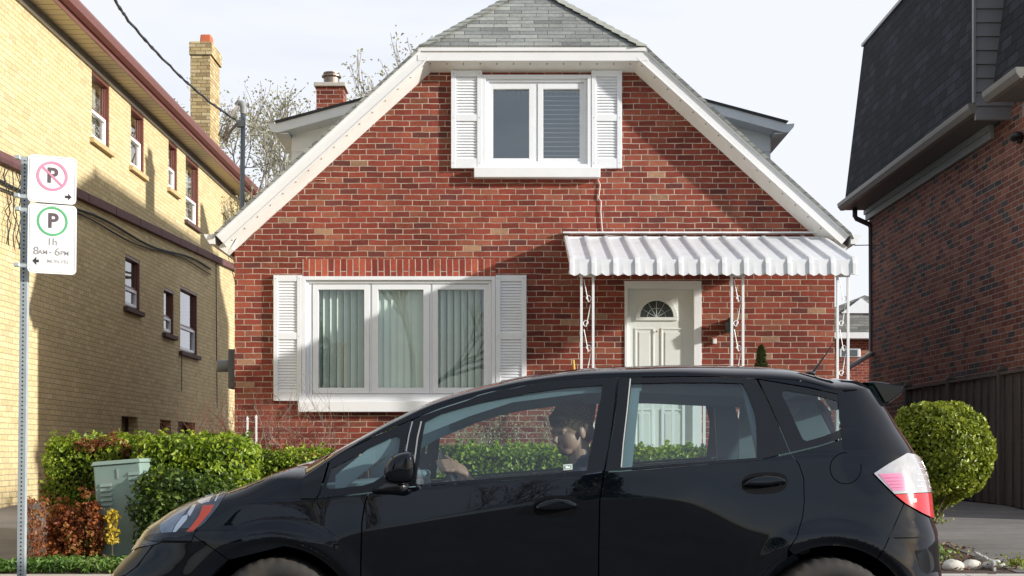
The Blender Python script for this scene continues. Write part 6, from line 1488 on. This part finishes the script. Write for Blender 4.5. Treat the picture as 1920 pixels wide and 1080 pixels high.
# ---- trees behind
def tree(label,x,y,zt,sp_,seed,trunk=.14,nl=4,lsz=.085,lean=0,dep=5):
    R=np.random.default_rng(seed); T=thing('tree',label,'tree',(x,y,.4),'budding trees behind the houses'); s=MB(); L=[]
    H_=zt-.4
    def br(p,d,l,r,k):
        q=[p]
        for i in range(3): d=(d+Vector(R.normal(size=3))*.10).normalized(); p=p+d*l/3; q.append(p)
        s.tube(q,[r,r*.9,r*.8,r*.68],4 if k<dep-1 else 6,cap=False)
        if k<=2: L.extend(q[1:])
        if k>0:
            nb=3 if k>1 else 4
            for i in range(nb):
                dd=(d*1.0+Vector(R.normal(size=3))*Vector((sp_,sp_,.35)).length*.46); dd.z=max(dd.z,-.05)+.20
                br(q[3] if i<2 else q[2],dd.normalized(),l*R.uniform(.62,.82),r*.62,k-1)
    br(Vector((x,y,.3)),Vector((lean,0,1)).normalized(),H_*.37,trunk,dep)
    s.build('trunk',mat('bark_grey',(.27,.25,.22),.9,var=.3,scale=10),T,fixn=False)
    P=[]
    for p in L:
        if p.z>2.5:
            c_=R.normal(size=3)*.05
            for _ in range(nl): P.append(tuple(np.array(p)+c_+R.normal(size=3)*.10))
    leaves('foliage',P,lsz,g_bud,T,None,1,.6,T.location); return T
tree('budding tree with pale green buds left of the yellow chimney',hx(325,36),36,11.2,.5,21,dep=5)
tree('tall budding tree between the yellow building and the brick house',hx(505,33),33,10.3,.55,5,dep=6,nl=2,lsz=.08)
tree('sparse budding tree behind the brick house chimney',hx(640,38),38,9.7,.5,9,dep=5)
tree('thin twiggy tree right behind the steel service mast',hx(440,30),30,7.0,.5,15,dep=5,lsz=.08)
# service cable
pts=[(-3.05,4.0,6.2),(-3.1,6.0,5.7),(hx(160,9),9,hz(-85,9)),(hx(215,11),11,hz(0,11)),(hx(240,12),12,hz(38,12)),(hx(290,13.4),13.4,hz(95,13.4)),(hx(345,14.8),14.8,hz(150,14.8)),(hx(395,16),16,hz(193,16)),(hx(443,17),17.0,hz(226,17))]
from mathutils.geometry import interpolate_bezier
s=MB(); dense=[]
for i in range(len(pts)-1):
    a,b_2=Vector(pts[i]),Vector(pts[i+1])
    for k in range(8): dense.append(a.lerp(b_2,k/8))
dense.append(Vector(pts[-1])); dd=[dense[0]]+[(dense[i-1]+dense[i]*2+dense[i+1])/4 for i in range(1,len(dense)-1)]+[dense[-1]]
s.tube([p+Vector((0,0,.006*math.sin(i*1.9))) for i,p in enumerate(dd)],.0125,6); s.tube([p+Vector((0.012*math.cos(i*1.3),0,.012*math.sin(i*1.3))) for i,p in enumerate(dd)],.006,5)
tag(s.build('service_cable',mat('cable_dark',(.03,.035,.04),.6),smooth=True,origin=(hx(443,17),17,hz(226,17))),'black twisted overhead cable running to the steel mast','cable')
s=MB(); s.tube([(hx(1610,16),16.2,hz(460,16.2)),(5.6,20,hz(459,20)),(6.0,22,hz(458,22))],.006,5); tag(s.build('wire',mat('cable_dark2',(.05,.05,.05),.6),origin=(hx(1610,16),16.2,3.5)),'thin wire between the brick house eave and the townhouse','wire')
# ---- trees across the street, behind the camera (they only show as reflections)
for (x,y,h,lab) in ((-7.5,-15,8.5,'tall dark spruce across the street, left of the camera'),(1.5,-17,10.5,'tallest dark spruce across the street behind the camera')):
    T=thing('spruce_tree',lab,'tree',(x,y,0),'spruces across the street'); n=5000; t=RNG.random(n)**.8; a=RNG.random(n)*6.283; rr=(1-t)*h*.24*(.45+.55*RNG.random(n))*(1+.25*np.sin(a*7+t*30))
    P=np.stack([x+rr*np.cos(a),y+rr*np.sin(a),.8+t*(h-.8)],1); leaves('foliage',P,.34,g_dark,T,None,1,.4,T.location)
    s=MB(); s.tube([(x,y,0),(x,y,h*.9)],[.2,.03],8); s.build('trunk',twig,T)
tree('leafless tree across the street behind the camera',-3.2,-9.5,9.0,.5,33,dep=5,nl=1,lsz=.08)
